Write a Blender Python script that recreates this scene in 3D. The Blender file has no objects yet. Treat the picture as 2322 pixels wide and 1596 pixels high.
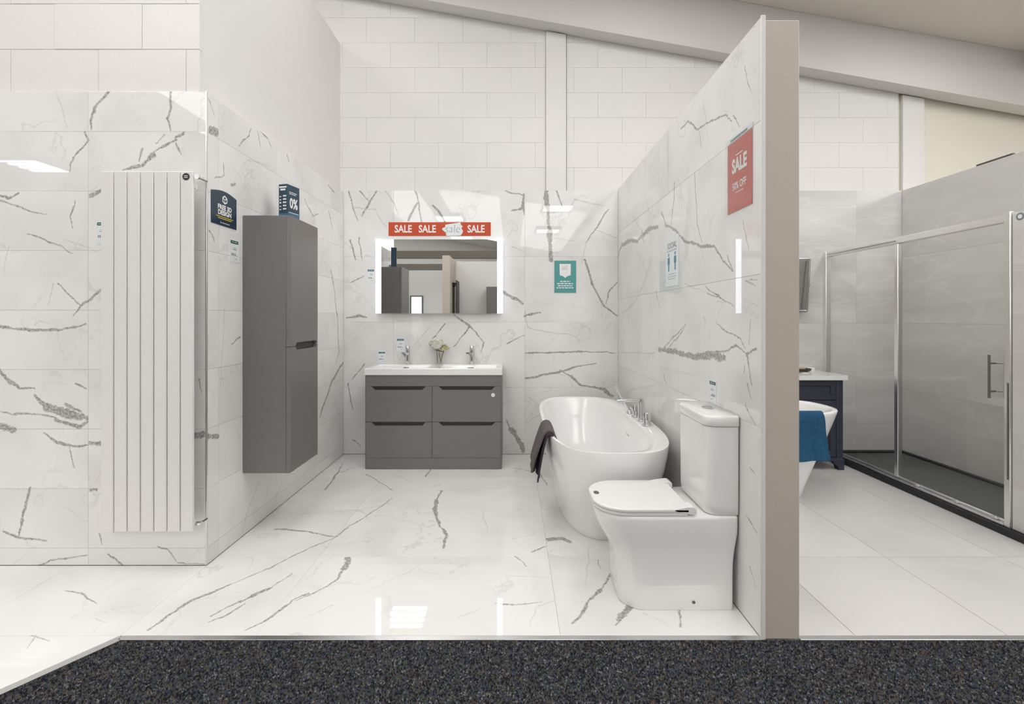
import bpy, bmesh, math, random
from mathutils import Vector, Matrix

random.seed(7)
SC = bpy.context.scene
COL = SC.collection

# ------------------------------------------------------------------ camera
cam_d = bpy.data.cameras.new('camera')
cam_d.sensor_width = 36.0
cam_d.lens = 1050.0 / 2322.0 * 36.0
cam_d.shift_y = -78.0 / 2322.0
cam_d.clip_start = 0.02
cam = bpy.data.objects.new('camera', cam_d)
COL.objects.link(cam)
cam.location = (0, 0, 1.25)
cam.rotation_euler = (math.pi / 2, 0, 0)
SC.camera = cam

# ------------------------------------------------------------------ world, exposure
world = bpy.data.worlds.new('world')
SC.world = world
world.use_nodes = True
world.node_tree.nodes['Background'].inputs[0].default_value = (0.9, 0.95, 1.0, 1)
world.node_tree.nodes['Background'].inputs[1].default_value = 0.5
SC.view_settings.view_transform = 'Standard'
SC.view_settings.look = 'None'
SC.view_settings.gamma = 1.0
SC.view_settings.use_curve_mapping = False
SC.view_settings.exposure = 0.17
LAMP_STRENGTH = 9.0
ROOFLIGHT_STRENGTH = 5.4
REAR_ROOFLIGHT_STRENGTH = 3.5
# modular ceiling lights of the showroom (x, y) at hanging height, some added for light
LIGHT_Z = 3.30
LIGHTS = [(-1.60, 1.30), (-1.3, -1.2), (-1.3, -3.5), (0.86, 2.05), (0.86, -0.3), (0.86, -2.6),  # the one over the bathroom is added to light it evenly
          (-3.2, -0.7), (-3.5, -3.0), (2.45, 2.0), (3.1, -1.2), (3.1, -3.5), (5.3, 2.0), (5.3, -0.3), (5.3, -2.6), (-6.5, -1.65)]  # the one before the shower is placed to brighten its inside

# ------------------------------------------------------------------ materials
def sset(node, **kw):
    for k, v in kw.items():
        node.inputs[k.replace('_', ' ')].default_value = v

def new_mat(name):
    m = bpy.data.materials.new(name)
    m.use_nodes = True
    nt = m.node_tree
    return m, nt, nt.nodes['Principled BSDF']

def mat(name, col, rough=0.5, metal=0.0, spec=0.5, coat=0.0, bump=None, vary=0.0, vscale=8.0):
    m, nt, b = new_mat(name)
    c = (col[0], col[1], col[2], 1)
    b.inputs['Base Color'].default_value = c
    b.inputs['Roughness'].default_value = rough
    b.inputs['Metallic'].default_value = metal
    b.inputs['Specular IOR Level'].default_value = spec
    b.inputs['Coat Weight'].default_value = coat
    b.inputs['Coat Roughness'].default_value = 0.03
    if bump or vary:
        g = nt.nodes.new('ShaderNodeNewGeometry')
    if vary:
        n = nt.nodes.new('ShaderNodeTexNoise'); n.inputs['Scale'].default_value = vscale; n.inputs['Detail'].default_value = 4
        nt.links.new(g.outputs['Position'], n.inputs['Vector'])
        mx = nt.nodes.new('ShaderNodeMix'); mx.data_type = 'RGBA'
        mx.inputs[6].default_value = tuple(max(0, x * (1 - vary)) for x in col) + (1,)
        mx.inputs[7].default_value = tuple(min(1, x * (1 + vary)) for x in col) + (1,)
        nt.links.new(n.outputs['Fac'], mx.inputs[0]); nt.links.new(mx.outputs[2], b.inputs['Base Color'])
    if bump:
        sc, st = bump
        n = nt.nodes.new('ShaderNodeTexNoise'); n.inputs['Scale'].default_value = sc; n.inputs['Detail'].default_value = 3
        nt.links.new(g.outputs['Position'], n.inputs['Vector'])
        bp = nt.nodes.new('ShaderNodeBump'); bp.inputs['Strength'].default_value = st; bp.inputs['Distance'].default_value = 0.01
        nt.links.new(n.outputs['Fac'], bp.inputs['Height']); nt.links.new(bp.outputs['Normal'], b.inputs['Normal'])
    return m

def emit(name, col, strength):
    m = bpy.data.materials.new(name); m.use_nodes = True
    nt = m.node_tree; nt.nodes.clear()
    e = nt.nodes.new('ShaderNodeEmission'); o = nt.nodes.new('ShaderNodeOutputMaterial')
    e.inputs[0].default_value = (*col, 1); e.inputs[1].default_value = strength
    nt.links.new(e.outputs[0], o.inputs[0])
    return m

def glass(name, tint=(0.93, 0.95, 0.94), amount=0.06):
    m = bpy.data.materials.new(name); m.use_nodes = True
    nt = m.node_tree; nt.nodes.clear()
    t = nt.nodes.new('ShaderNodeBsdfTransparent'); t.inputs[0].default_value = (*tint, 1)
    g = nt.nodes.new('ShaderNodeBsdfGlossy'); g.inputs['Roughness'].default_value = 0.01
    lw = nt.nodes.new('ShaderNodeLayerWeight'); lw.inputs[0].default_value = 0.5
    pw = nt.nodes.new('ShaderNodeMath'); pw.operation = 'POWER'; pw.inputs[1].default_value = 5.0; nt.links.new(lw.outputs['Facing'], pw.inputs[0])
    f = nt.nodes.new('ShaderNodeMath'); f.operation = 'MULTIPLY_ADD'; f.inputs[1].default_value = 0.9; f.inputs[2].default_value = amount * 0.6; nt.links.new(pw.outputs[0], f.inputs[0])
    mx = nt.nodes.new('ShaderNodeMixShader'); o = nt.nodes.new('ShaderNodeOutputMaterial')
    nt.links.new(f.outputs[0], mx.inputs[0]); nt.links.new(t.outputs[0], mx.inputs[1]); nt.links.new(g.outputs[0], mx.inputs[2])
    nt.links.new(mx.outputs[0], o.inputs[0])
    return m

M = {}
M['white_paint'] = mat('white_paint', (0.765, 0.752, 0.728), 0.75, bump=(90, 0.12), vary=0.02, vscale=3)
M['cream_paint'] = mat('cream_paint', (0.78, 0.74, 0.64), 0.8, bump=(90, 0.1))
M['beige_paint'] = mat('beige_paint', (0.54, 0.475, 0.415), 0.6, bump=(60, 0.05))
M['roof'] = mat('roof_sheet', (0.76, 0.705, 0.64), 0.7, vary=0.04, vscale=2)
M['beam_paint'] = mat('beam_paint', (0.70, 0.685, 0.66), 0.6, bump=(40, 0.05))
M['dark_steel'] = mat('dark_steel', (0.10, 0.085, 0.07), 0.6)
M['rad_white'] = mat('radiator_white', (0.78, 0.765, 0.745), 0.35)
M['ceramic'] = mat('ceramic_white', (0.87, 0.868, 0.862), 0.08, coat=0.4)
M['acrylic'] = mat('acrylic_white', (0.88, 0.878, 0.875), 0.16, coat=0.15)
M['seat'] = mat('seat_white', (0.82, 0.812, 0.81), 0.25)
M['gap'] = mat('fitting_dark_grey', (0.12, 0.115, 0.11), 0.7)  # one even dark grey shared by small fittings, splits and strips
M['chrome'] = mat('chrome', (0.72, 0.72, 0.73), 0.06, 1.0)
M['satin'] = mat('satin_aluminium', (0.72, 0.72, 0.72), 0.28, 1.0)
M['frame_alu'] = mat('polished_aluminium', (0.90, 0.90, 0.90), 0.30, 1.0)
M['grey_matt'] = mat('grey_matt', (0.178, 0.171, 0.168), 0.42, vary=0.03, vscale=20)
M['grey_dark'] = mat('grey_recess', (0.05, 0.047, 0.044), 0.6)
M['black'] = mat('black', (0.012, 0.012, 0.013), 0.4)
M['navy'] = mat('navy_paint', (0.040, 0.044, 0.066), 0.4)
M['tray'] = mat('tray_slate', (0.085, 0.092, 0.088), 0.5, bump=(60, 0.25), vary=0.1, vscale=40)
M['tray_edge'] = mat('tray_edge', (0.018, 0.018, 0.022), 0.45)
M['white_card'] = mat('white_card', (0.80, 0.84, 0.85), 0.3)
M['white_ink'] = mat('white_ink', (0.86, 0.86, 0.86), 0.5)
M['grey_ink'] = mat('grey_ink', (0.22, 0.24, 0.25), 0.5)
M['pale_ink'] = mat('pale_ink', (0.50, 0.56, 0.58), 0.5)
M['tag_teal'] = mat('tag_teal', (0.03, 0.12, 0.14), 0.4)
M['tag_green'] = mat('tag_green', (0.015, 0.10, 0.07), 0.4)
M['poster_navy'] = mat('poster_navy', (0.012, 0.035, 0.065), 0.25)
M['poster_teal'] = mat('poster_teal', (0.09, 0.33, 0.32), 0.35)
M['box_navy'] = mat('box_navy', (0.018, 0.055, 0.09), 0.3)
M['box_blue'] = mat('box_blue', (0.05, 0.16, 0.26), 0.3)
M['yellow_ink'] = mat('yellow_ink', (0.62, 0.46, 0.05), 0.5)
M['sale_orange'] = mat('sale_orange', (0.56, 0.06, 0.008), 0.4)
M['sale_red'] = mat('sale_red', (0.58, 0.09, 0.055), 0.35)
M['figure_blue'] = mat('figure_blue', (0.10, 0.28, 0.36), 0.5)
M['towel_grey'] = mat('towel_grey', (0.175, 0.16, 0.158), 0.95, spec=0.1, bump=(420, 0.7))
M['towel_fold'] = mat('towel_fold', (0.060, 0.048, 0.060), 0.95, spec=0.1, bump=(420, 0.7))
M['towel_blue'] = mat('towel_blue', (0.035, 0.125, 0.235), 0.95, spec=0.1, bump=(260, 1.0), vary=0.35, vscale=55)
M['petal'] = mat('petal_white', (0.87, 0.865, 0.79), 0.6)
M['petal_green'] = mat('petal_green', (0.70, 0.70, 0.40), 0.6)
M['stem'] = mat('stem_brown', (0.20, 0.15, 0.06), 0.6)
M['wood'] = mat('pale_wood', (0.55, 0.40, 0.22), 0.5)
M['dish'] = mat('dark_dish', (0.03, 0.018, 0.014), 0.35)
M['clear'] = glass('clear_glass', (0.995, 0.998, 0.996))
M['vase_glass'] = glass('vase_glass', (0.97, 0.98, 0.97))
M['acrylic_clear'] = glass('clear_acrylic', (0.97, 0.98, 0.98))
M['mirror'] = mat('mirror_silver', (0.86, 0.87, 0.86), 0.0, 1.0)
M['led'] = emit('led_strip', (0.93, 0.96, 1.0), 3.6)
M['lamp'] = emit('lamp_bar', (1.0, 0.975, 0.94), LAMP_STRENGTH)
M['lamp_frame'] = mat('lamp_frame', (0.12, 0.12, 0.12), 0.5)
M['rooflight'] = emit('rooflight_sheet', (1.0, 0.997, 0.988), ROOFLIGHT_STRENGTH)
M['rooflight_dim'] = emit('rooflight_sheet_dimmed', (1.0, 0.997, 0.988), REAR_ROOFLIGHT_STRENGTH)  # rear sheets made wide and dim so their reflections stay faint
M['window_light'] = emit('window_daylight', (0.95, 0.98, 1.0), 1.5)
M['grout'] = mat('grout_white', (0.74, 0.73, 0.71), 0.8)
M['grout_grey'] = mat('grout_pale', (0.66, 0.65, 0.63), 0.8)
M['caramel'] = mat('board_brown', (0.40, 0.27, 0.22), 0.6)

# marble print shared by every porcelain tile: Vector in (metres), Color out, with warped vector for the drawn veins
def marble_group():
    g = bpy.data.node_groups.new('marble_print', 'ShaderNodeTree')
    g.interface.new_socket('Position', in_out='INPUT', socket_type='NodeSocketVector')
    g.interface.new_socket('Vein', in_out='INPUT', socket_type='NodeSocketFloat')
    g.interface.new_socket('Color', in_out='OUTPUT', socket_type='NodeSocketColor')
    n = g.nodes; L = g.links
    gi = n.new('NodeGroupInput'); go = n.new('NodeGroupOutput')
    oi = n.new('ShaderNodeObjectInfo')
    off = n.new('ShaderNodeVectorMath'); off.operation = 'SCALE'; off.inputs[0].default_value = (17.3, 9.1, 23.7)
    L.new(oi.outputs['Random'], off.inputs['Scale'])
    p = n.new('ShaderNodeVectorMath'); p.operation = 'ADD'
    L.new(gi.outputs[0], p.inputs[0]); L.new(off.outputs[0], p.inputs[1])
    def noise(sc, det, dist=0.0, src=None):
        t = n.new('ShaderNodeTexNoise'); t.inputs['Scale'].default_value = sc; t.inputs['Detail'].default_value = det
        t.inputs['Distortion'].default_value = dist; L.new((src or p.outputs[0]), t.inputs['Vector']); return t.outputs['Fac']
    def math_(op, a, b=None, c=False):
        t = n.new('ShaderNodeMath'); t.operation = op; t.use_clamp = c
        for i, v in enumerate((a, b)):
            if v is None: continue
            if isinstance(v, (int, float)): t.inputs[i].default_value = v
            else: L.new(v, t.inputs[i])
        return t.outputs[0]
    def sstep(v, a, b, o0, o1):
        t = n.new('ShaderNodeMapRange'); t.interpolation_type = 'SMOOTHSTEP'
        t.inputs[1].default_value = a; t.inputs[2].default_value = b; t.inputs[3].default_value = o0; t.inputs[4].default_value = o1
        L.new(v, t.inputs[0]); return t.outputs[0]
    broad = noise(2.2, 2)
    r1 = math_('ABSOLUTE', math_('SUBTRACT', noise(1.9, 5, 0.35), 0.5))
    m1 = math_('MULTIPLY', sstep(r1, 0.002, 0.011, 1, 0), sstep(broad, 0.50, 0.68, 0, 0.17))
    r2 = math_('ABSOLUTE', math_('SUBTRACT', noise(3.6, 4, 0.25), 0.5))
    m2 = math_('MULTIPLY', sstep(r2, 0.002, 0.010, 1, 0), sstep(broad, 0.52, 0.34, 0, 0.16))
    speck = noise(95, 4)
    v = math_('MULTIPLY', gi.outputs[1], sstep(speck, 0.38, 0.62, 1.0, 0.58))
    fac = math_('MAXIMUM', math_('MAXIMUM', m1, m2), v, True)
    base = n.new('ShaderNodeMix'); base.data_type = 'RGBA'
    base.inputs[6].default_value = (0.765, 0.757, 0.742, 1); base.inputs[7].default_value = (0.835, 0.827, 0.812, 1)
    L.new(sstep(broad, 0.35, 0.6, 0, 1), base.inputs[0])
    mx = n.new('ShaderNodeMix'); mx.data_type = 'RGBA'
    mx.inputs[7].default_value = (0.20, 0.188, 0.172, 1)
    L.new(base.outputs[2], mx.inputs[6]); L.new(fac, mx.inputs[0]); L.new(mx.outputs[2], go.inputs[0])
    return g
MG = marble_group()

def warp_group():
    g = bpy.data.node_groups.new('marble_warp', 'ShaderNodeTree')
    g.interface.new_socket('Position', in_out='INPUT', socket_type='NodeSocketVector')
    g.interface.new_socket('Mask', in_out='INPUT', socket_type='NodeSocketVector')
    g.interface.new_socket('Vector', in_out='OUTPUT', socket_type='NodeSocketVector')
    g.interface.new_socket('Rough', in_out='OUTPUT', socket_type='NodeSocketFloat')
    n = g.nodes; L = g.links
    gi = n.new('NodeGroupInput'); go = n.new('NodeGroupOutput')
    cur = gi.outputs[0]
    for sc, amp in ((7.0, 0.042), (46.0, 0.012)):
        t = n.new('ShaderNodeTexNoise'); t.inputs['Scale'].default_value = sc; t.inputs['Detail'].default_value = 2
        L.new(gi.outputs[0], t.inputs['Vector'])
        s = n.new('ShaderNodeVectorMath'); s.operation = 'SUBTRACT'; s.inputs[1].default_value = (0.5, 0.5, 0.5)
        L.new(t.outputs['Color'], s.inputs[0])
        k = n.new('ShaderNodeVectorMath'); k.operation = 'SCALE'; k.inputs['Scale'].default_value = amp
        L.new(s.outputs[0], k.inputs[0])
        a = n.new('ShaderNodeVectorMath'); a.operation = 'ADD'; L.new(cur, a.inputs[0]); L.new(k.outputs[0], a.inputs[1]); cur = a.outputs[0]
    mm = n.new('ShaderNodeVectorMath'); mm.operation = 'MULTIPLY'
    L.new(cur, mm.inputs[0]); L.new(gi.outputs[1], mm.inputs[1]); L.new(mm.outputs[0], go.inputs[0])
    t = n.new('ShaderNodeTexNoise'); t.inputs['Scale'].default_value = 15; t.inputs['Detail'].default_value = 8; t.inputs['Roughness'].default_value = 0.82
    L.new(gi.outputs[0], t.inputs['Vector'])
    s = n.new('ShaderNodeMath'); s.operation = 'SUBTRACT'; s.inputs[1].default_value = 0.5; L.new(t.outputs['Fac'], s.inputs[0])
    L.new(s.outputs[0], go.inputs[1])
    return g
WG = warp_group()

def marble_material(name, plane, segs):
    """Porcelain tile print; segs = the veins that cross this tile: (half width at both ends, kind, (u,v), (u,v)) in metres on the plane."""
    m, nt, b = new_mat(name)
    b.inputs['Roughness'].default_value = 0.018
    b.inputs['Specular IOR Level'].default_value = 0.5
    n = nt.nodes; L = nt.links
    geo = n.new('ShaderNodeNewGeometry')
    mg = n.new('ShaderNodeGroup'); mg.node_tree = MG
    L.new(geo.outputs['Position'], mg.inputs[0])
    mg.inputs[1].default_value = 0.0
    L.new(mg.outputs[0], b.inputs['Base Color'])
    if not segs: return m
    wg = n.new('ShaderNodeGroup'); wg.node_tree = WG
    L.new(geo.outputs['Position'], wg.inputs[0])
    wg.inputs[1].default_value = {'XZ': (1, 0, 1), 'YZ': (0, 1, 1), 'XY': (1, 1, 0)}[plane]
    emb = {'XZ': lambda u, v: Vector((u, 0, v)), 'YZ': lambda u, v: Vector((0, u, v)), 'XY': lambda u, v: Vector((u, v, 0))}[plane]
    def M_(op, *args):
        t = n.new('ShaderNodeMath'); t.operation = op
        for i, v in enumerate(args):
            if isinstance(v, (int, float)): t.inputs[i].default_value = v
            else: L.new(v, t.inputs[i])
        return t.outputs[0]
    ragged = M_('MULTIPLY_ADD', wg.outputs[1], 4.2, 1.0)
    out = None
    for faint in (False, True):
        best = None
        for w0, w1, fl, a, c in segs:
            if (fl == 2) != faint: continue
            A = emb(*a); d = emb(*c) - A
            s = n.new('ShaderNodeVectorMath'); s.operation = 'SUBTRACT'; L.new(wg.outputs[0], s.inputs[0]); s.inputs[1].default_value = A
            dt = n.new('ShaderNodeVectorMath'); dt.operation = 'DOT_PRODUCT'; L.new(s.outputs[0], dt.inputs[0])
            dt.inputs[1].default_value = d / max(d.length_squared, 1e-9)
            cl = n.new('ShaderNodeClamp'); L.new(dt.outputs['Value'], cl.inputs[0])
            sc = n.new('ShaderNodeVectorMath'); sc.operation = 'SCALE'; sc.inputs[0].default_value = d; L.new(cl.outputs[0], sc.inputs['Scale'])
            ds = n.new('ShaderNodeVectorMath'); ds.operation = 'DISTANCE'; L.new(s.outputs[0], ds.inputs[0]); L.new(sc.outputs[0], ds.inputs[1])
            k = M_('SUBTRACT', ds.outputs['Value'], M_('MULTIPLY', M_('MULTIPLY_ADD', cl.outputs[0], w1 - w0, w0), ragged))
            best = k if best is None else M_('MINIMUM', best, k)
        if best is None: continue
        mr = n.new('ShaderNodeMapRange'); mr.interpolation_type = 'SMOOTHSTEP'
        for i, v in enumerate((-0.0030, 0.0030, 0.36 if faint else 0.86, 0.0)): mr.inputs[i + 1].default_value = v
        L.new(best, mr.inputs[0])
        out = mr.outputs[0] if out is None else M_('MAXIMUM', out, mr.outputs[0])
    L.new(out, mg.inputs[1])
    return m

def stone_material(name, lo, hi, vein, rough):
    m, nt, b = new_mat(name)
    n = nt.nodes; L = nt.links
    geo = n.new('ShaderNodeNewGeometry'); oi = n.new('ShaderNodeObjectInfo')
    off = n.new('ShaderNodeVectorMath'); off.operation = 'SCALE'; off.inputs[0].default_value = (11.3, 7.1, 15.7); L.new(oi.outputs['Random'], off.inputs['Scale'])
    p = n.new('ShaderNodeVectorMath'); p.operation = 'ADD'; L.new(geo.outputs['Position'], p.inputs[0]); L.new(off.outputs[0], p.inputs[1])
    mp = n.new('ShaderNodeMapping'); mp.inputs['Rotation'].default_value = (0.3, 0.25, 0.35); mp.inputs['Scale'].default_value = (0.5, 0.7, 2.4); L.new(p.outputs[0], mp.inputs[0])
    a = n.new('ShaderNodeTexNoise'); a.inputs['Scale'].default_value = 1.6; a.inputs['Detail'].default_value = 7; a.inputs['Distortion'].default_value = 0.7; L.new(mp.outputs[0], a.inputs['Vector'])
    v = n.new('ShaderNodeTexNoise'); v.inputs['Scale'].default_value = 1.1; v.inputs['Detail'].default_value = 6; v.inputs['Distortion'].default_value = 0.9; L.new(mp.outputs[0], v.inputs['Vector'])
    mr0 = n.new('ShaderNodeMapRange'); mr0.inputs[1].default_value = 0.33; mr0.inputs[2].default_value = 0.68; L.new(a.outputs['Fac'], mr0.inputs[0])
    mx = n.new('ShaderNodeMix'); mx.data_type = 'RGBA'; mx.inputs[6].default_value = (*lo, 1); mx.inputs[7].default_value = (*hi, 1); L.new(mr0.outputs[0], mx.inputs[0])
    s = n.new('ShaderNodeMath'); s.operation = 'SUBTRACT'; s.inputs[1].default_value = 0.5; L.new(v.outputs['Fac'], s.inputs[0])
    ab = n.new('ShaderNodeMath'); ab.operation = 'ABSOLUTE'; L.new(s.outputs[0], ab.inputs[0])
    mr = n.new('ShaderNodeMapRange'); mr.interpolation_type = 'SMOOTHSTEP'; mr.inputs[1].default_value = 0.0; mr.inputs[2].default_value = 0.018; mr.inputs[3].default_value = 0.32; mr.inputs[4].default_value = 0; L.new(ab.outputs[0], mr.inputs[0])
    m2 = n.new('ShaderNodeMix'); m2.data_type = 'RGBA'; m2.inputs[7].default_value = (*vein, 1); L.new(mx.outputs[2], m2.inputs[6]); L.new(mr.outputs[0], m2.inputs[0])
    L.new(m2.outputs[2], b.inputs['Base Color'])
    b.inputs['Roughness'].default_value = rough
    return m
M['stone_wall'] = stone_material('stone_wall', (0.60, 0.592, 0.575), (0.70, 0.692, 0.675), (0.80, 0.79, 0.77), 0.22)
M['stone_floor'] = stone_material('stone_floor', (0.60, 0.588, 0.57), (0.72, 0.71, 0.69), (0.72, 0.71, 0.69), 0.30)

def carpet_material():
    m, nt, b = new_mat('carpet_fleck'); n = nt.nodes; L = nt.links
    geo = n.new('ShaderNodeNewGeometry')
    mp = n.new('ShaderNodeMapping'); mp.inputs['Scale'].default_value = (1, 1, 0.05); L.new(geo.outputs['Position'], mp.inputs[0])
    vo = n.new('ShaderNodeTexVoronoi'); vo.inputs['Scale'].default_value = 190; L.new(mp.outputs[0], vo.inputs['Vector'])
    se = n.new('ShaderNodeSeparateColor'); L.new(vo.outputs['Color'], se.inputs[0])
    ramp = n.new('ShaderNodeValToRGB'); e = ramp.color_ramp; e.interpolation = 'CONSTANT'
    cols = [(0.0, (0.026, 0.027, 0.036)), (0.34, (0.085, 0.085, 0.090)), (0.58, (0.15, 0.145, 0.14)), (0.74, (0.075, 0.095, 0.15)), (0.85, (0.17, 0.125, 0.09)), (0.91, (0.085, 0.12, 0.09)), (0.95, (0.30, 0.30, 0.31))]
    e.elements[0].position = 0; e.elements[0].color = (*cols[0][1], 1); e.elements[1].position = cols[1][0]; e.elements[1].color = (*cols[1][1], 1)
    for p, c in cols[2:]:
        k = e.elements.new(p); k.color = (*c, 1)
    L.new(se.outputs[0], ramp.inputs[0]); L.new(ramp.outputs[0], b.inputs['Base Color'])
    b.inputs['Roughness'].default_value = 1.0; b.inputs['Specular IOR Level'].default_value = 0.1
    return m
M['carpet'] = carpet_material()

# ------------------------------------------------------------------ mesh helpers
class B:
    """collects shapes (world coordinates) and links them as one mesh object"""
    def __init__(self): self.bm = bmesh.new()
    def faces(self, verts, faces, smooth=False):
        vs = [self.bm.verts.new(v) for v in verts]
        fs = []
        for f in faces:
            try:
                q = self.bm.faces.new([vs[i] for i in f]); q.smooth = smooth; fs.append(q)
            except ValueError: pass
        return vs, fs
    def box(self, x0, x1, y0, y1, z0, z1, bev=0.0, seg=2, which=None):
        v = [(x, y, z) for x in (x0, x1) for y in (y0, y1) for z in (z0, z1)]
        f = [(0, 1, 3, 2), (4, 6, 7, 5), (0, 4, 5, 1), (2, 3, 7, 6), (0, 2, 6, 4), (1, 5, 7, 3)]
        vs, fs = self.faces(v, f)
        if bev > 0:
            ed = set(e for q in fs for e in q.edges)
            if which: ed = [e for e in ed if which((e.verts[0].co + e.verts[1].co) / 2, (e.verts[1].co - e.verts[0].co).normalized())]
            r = bmesh.ops.bevel(self.bm, geom=list(ed), offset=bev, segments=seg, profile=0.5, affect='EDGES')
            for q in r['faces']: q.smooth = True
        return self
    def prism(self, poly, fn, n0, n1, bev=0.0, seg=3, which=None):
        """poly (u,v) extruded from depth n0 to n1; fn(u,v,n) -> xyz"""
        k = len(poly)
        v = [fn(u, w, n0) for u, w in poly] + [fn(u, w, n1) for u, w in poly]
        f = [tuple(range(k)), tuple(range(2 * k - 1, k - 1, -1))] + [(i, (i + 1) % k, k + (i + 1) % k, k + i) for i in range(k)]
        vs, fs = self.faces(v, f)
        if bev > 0:
            ed = set(e for q in fs for e in q.edges)
            if which: ed = [e for e in ed if which((e.verts[0].co + e.verts[1].co) / 2, (e.verts[1].co - e.verts[0].co).normalized())]
            r = bmesh.ops.bevel(self.bm, geom=list(ed), offset=bev, segments=seg, profile=0.5, affect='EDGES')
            for q in r['faces']: q.smooth = True
        return self
    def loft(self, rings, cap0=True, cap1=True, smooth=True):
        k = len(rings[0]); base = []
        for r in rings: base.append([self.bm.verts.new(p) for p in r])
        for a, b in zip(base, base[1:]):
            for i in range(k):
                q = self.bm.faces.new((a[i], a[(i + 1) % k], b[(i + 1) % k], b[i])); q.smooth = smooth
        if cap0: self.bm.faces.new(base[0][::-1]).smooth = smooth
        if cap1: self.bm.faces.new(base[-1]).smooth = smooth
        return self
    def cyl(self, p0, p1, r, seg=16, r1=None):
        return self.tube([p0, p1], [r, r if r1 is None else r1], seg)
    def tube(self, path, r, seg=12, smooth=True):
        path = [Vector(p) for p in path]
        rs = r if isinstance(r, (list, tuple)) else [r] * len(path)
        rings = []
        t0 = (path[1] - path[0]).normalized()
        up = Vector((0, 0, 1)) if abs(t0.z) < 0.9 else Vector((1, 0, 0))
        nx = t0.cross(up).normalized()
        for i, p in enumerate(path):
            if i == 0: t = path[1] - path[0]
            elif i == len(path) - 1: t = path[-1] - path[-2]
            else: t = (path[i + 1] - path[i]).normalized() + (path[i] - path[i - 1]).normalized()
            t.normalize()
            nx = (nx - t * nx.dot(t)).normalized(); ny = t.cross(nx)
            rings.append([p + (nx * math.cos(a) + ny * math.sin(a)) * rs[i] for a in [2 * math.pi * j / seg for j in range(seg)]])
        return self.loft(rings, smooth=smooth)
    def lathe(self, c, prof, seg=24):
        rings = [[(c[0] + r * math.cos(a), c[1] + r * math.sin(a), c[2] + z) for a in [2 * math.pi * j / seg for j in range(seg)]] for r, z in prof]
        return self.loft(rings)
    def obj(self, name, m, parent=None, kind=None, mat_idx=None, sharp=0.6):
        bmesh.ops.recalc_face_normals(self.bm, faces=self.bm.faces[:])
        for e in self.bm.edges:
            if len(e.link_faces) == 2 and e.calc_face_angle(0) > sharp: e.smooth = False
        o0 = world_loc(parent)
        if parent is not None:
            for v in self.bm.verts: v.co -= o0
        me = bpy.data.meshes.new(name); self.bm.to_mesh(me); self.bm.free()
        me.materials.append(m if not isinstance(m, str) else M[m])
        o = bpy.data.objects.new(name, me); COL.objects.link(o)
        if parent is not None: o.parent = parent
        if kind: o['kind'] = kind
        return o

def world_loc(o):
    v = Vector((0, 0, 0))
    while o is not None:
        v += o.location; o = o.parent
    return v

def thing(name, loc, label, cat, group=None):
    o = bpy.data.objects.new(name, None); COL.objects.link(o)
    o.location = loc; o.empty_display_size = 0.1
    o['label'] = label; o['category'] = cat
    if group: o['group'] = group
    return o

def tag(o, label, cat, group=None):
    o['label'] = label; o['category'] = cat
    if group: o['group'] = group
    return o

FN = {'XZ': lambda y: (lambda u, v, n: (u, y - n, v)),          # faces the camera (-Y)
      'YZ+': lambda x: (lambda u, v, n: (x + n, u, v)),         # faces +X
      'YZ-': lambda x: (lambda u, v, n: (x - n, u, v)),         # faces -X
      'XY': lambda z: (lambda u, v, n: (u, v, z + n))}          # faces up

_cache = {}
def piece_mesh(plane, w, h, t, ch, poly=None):
    key = (plane, round(w, 4), round(h, 4), t, ch)
    if poly is None and key in _cache: return _cache[key]
    f = FN[plane](0.0)
    pts = poly or [(0, 0), (w, 0), (w, h), (0, h)]
    cx = sum(p[0] for p in pts) / len(pts); cy = sum(p[1] for p in pts) / len(pts)
    def inset(p): 
        d = Vector((cx - p[0], cy - p[1])); 
        if poly: d.normalize(); return (p[0] + d.x * ch * 1.4, p[1] + d.y * ch * 1.4)
        return (p[0] + math.copysign(ch, d.x), p[1] + math.copysign(ch, d.y))
    k = len(pts)
    v = [f(a, b, -t) for a, b in pts] + [f(a, b, -ch * 0.6) for a, b in pts] + [f(*inset(p), 0.0) for p in pts]
    bm = bmesh.new(); vs = [bm.verts.new(q) for q in v]
    bm.faces.new(vs[0:k]); bm.faces.new(vs[2 * k:3 * k])
    for r in (0, 1):
        for i in range(k):
            bm.faces.new((vs[r * k + i], vs[r * k + (i + 1) % k], vs[(r + 1) * k + (i + 1) % k], vs[(r + 1) * k + i]))
    bmesh.ops.recalc_face_normals(bm, faces=bm.faces[:])
    me = bpy.data.meshes.new('piece'); bm.to_mesh(me); bm.free()
    me.materials.append(None)
    if poly is None: _cache[key] = me
    return me

def put_piece(name, me, loc, m, parent):
    o = bpy.data.objects.new(name, me); COL.objects.link(o)
    o.parent = parent; o.location = Vector(loc) - world_loc(parent)
    s = o.material_slots[0]; s.link = 'OBJECT'; s.material = m
    return o

def seg_dist_box(a, b, box):
    """rough test: does segment a-b come within the box (u0,u1,v0,v1)?"""
    for i in range(9):
        t = i / 8; u = a[0] + (b[0] - a[0]) * t; v = a[1] + (b[1] - a[1]) * t
        if box[0] <= u <= box[1] and box[2] <= v <= box[3]: return True
    return False

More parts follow.
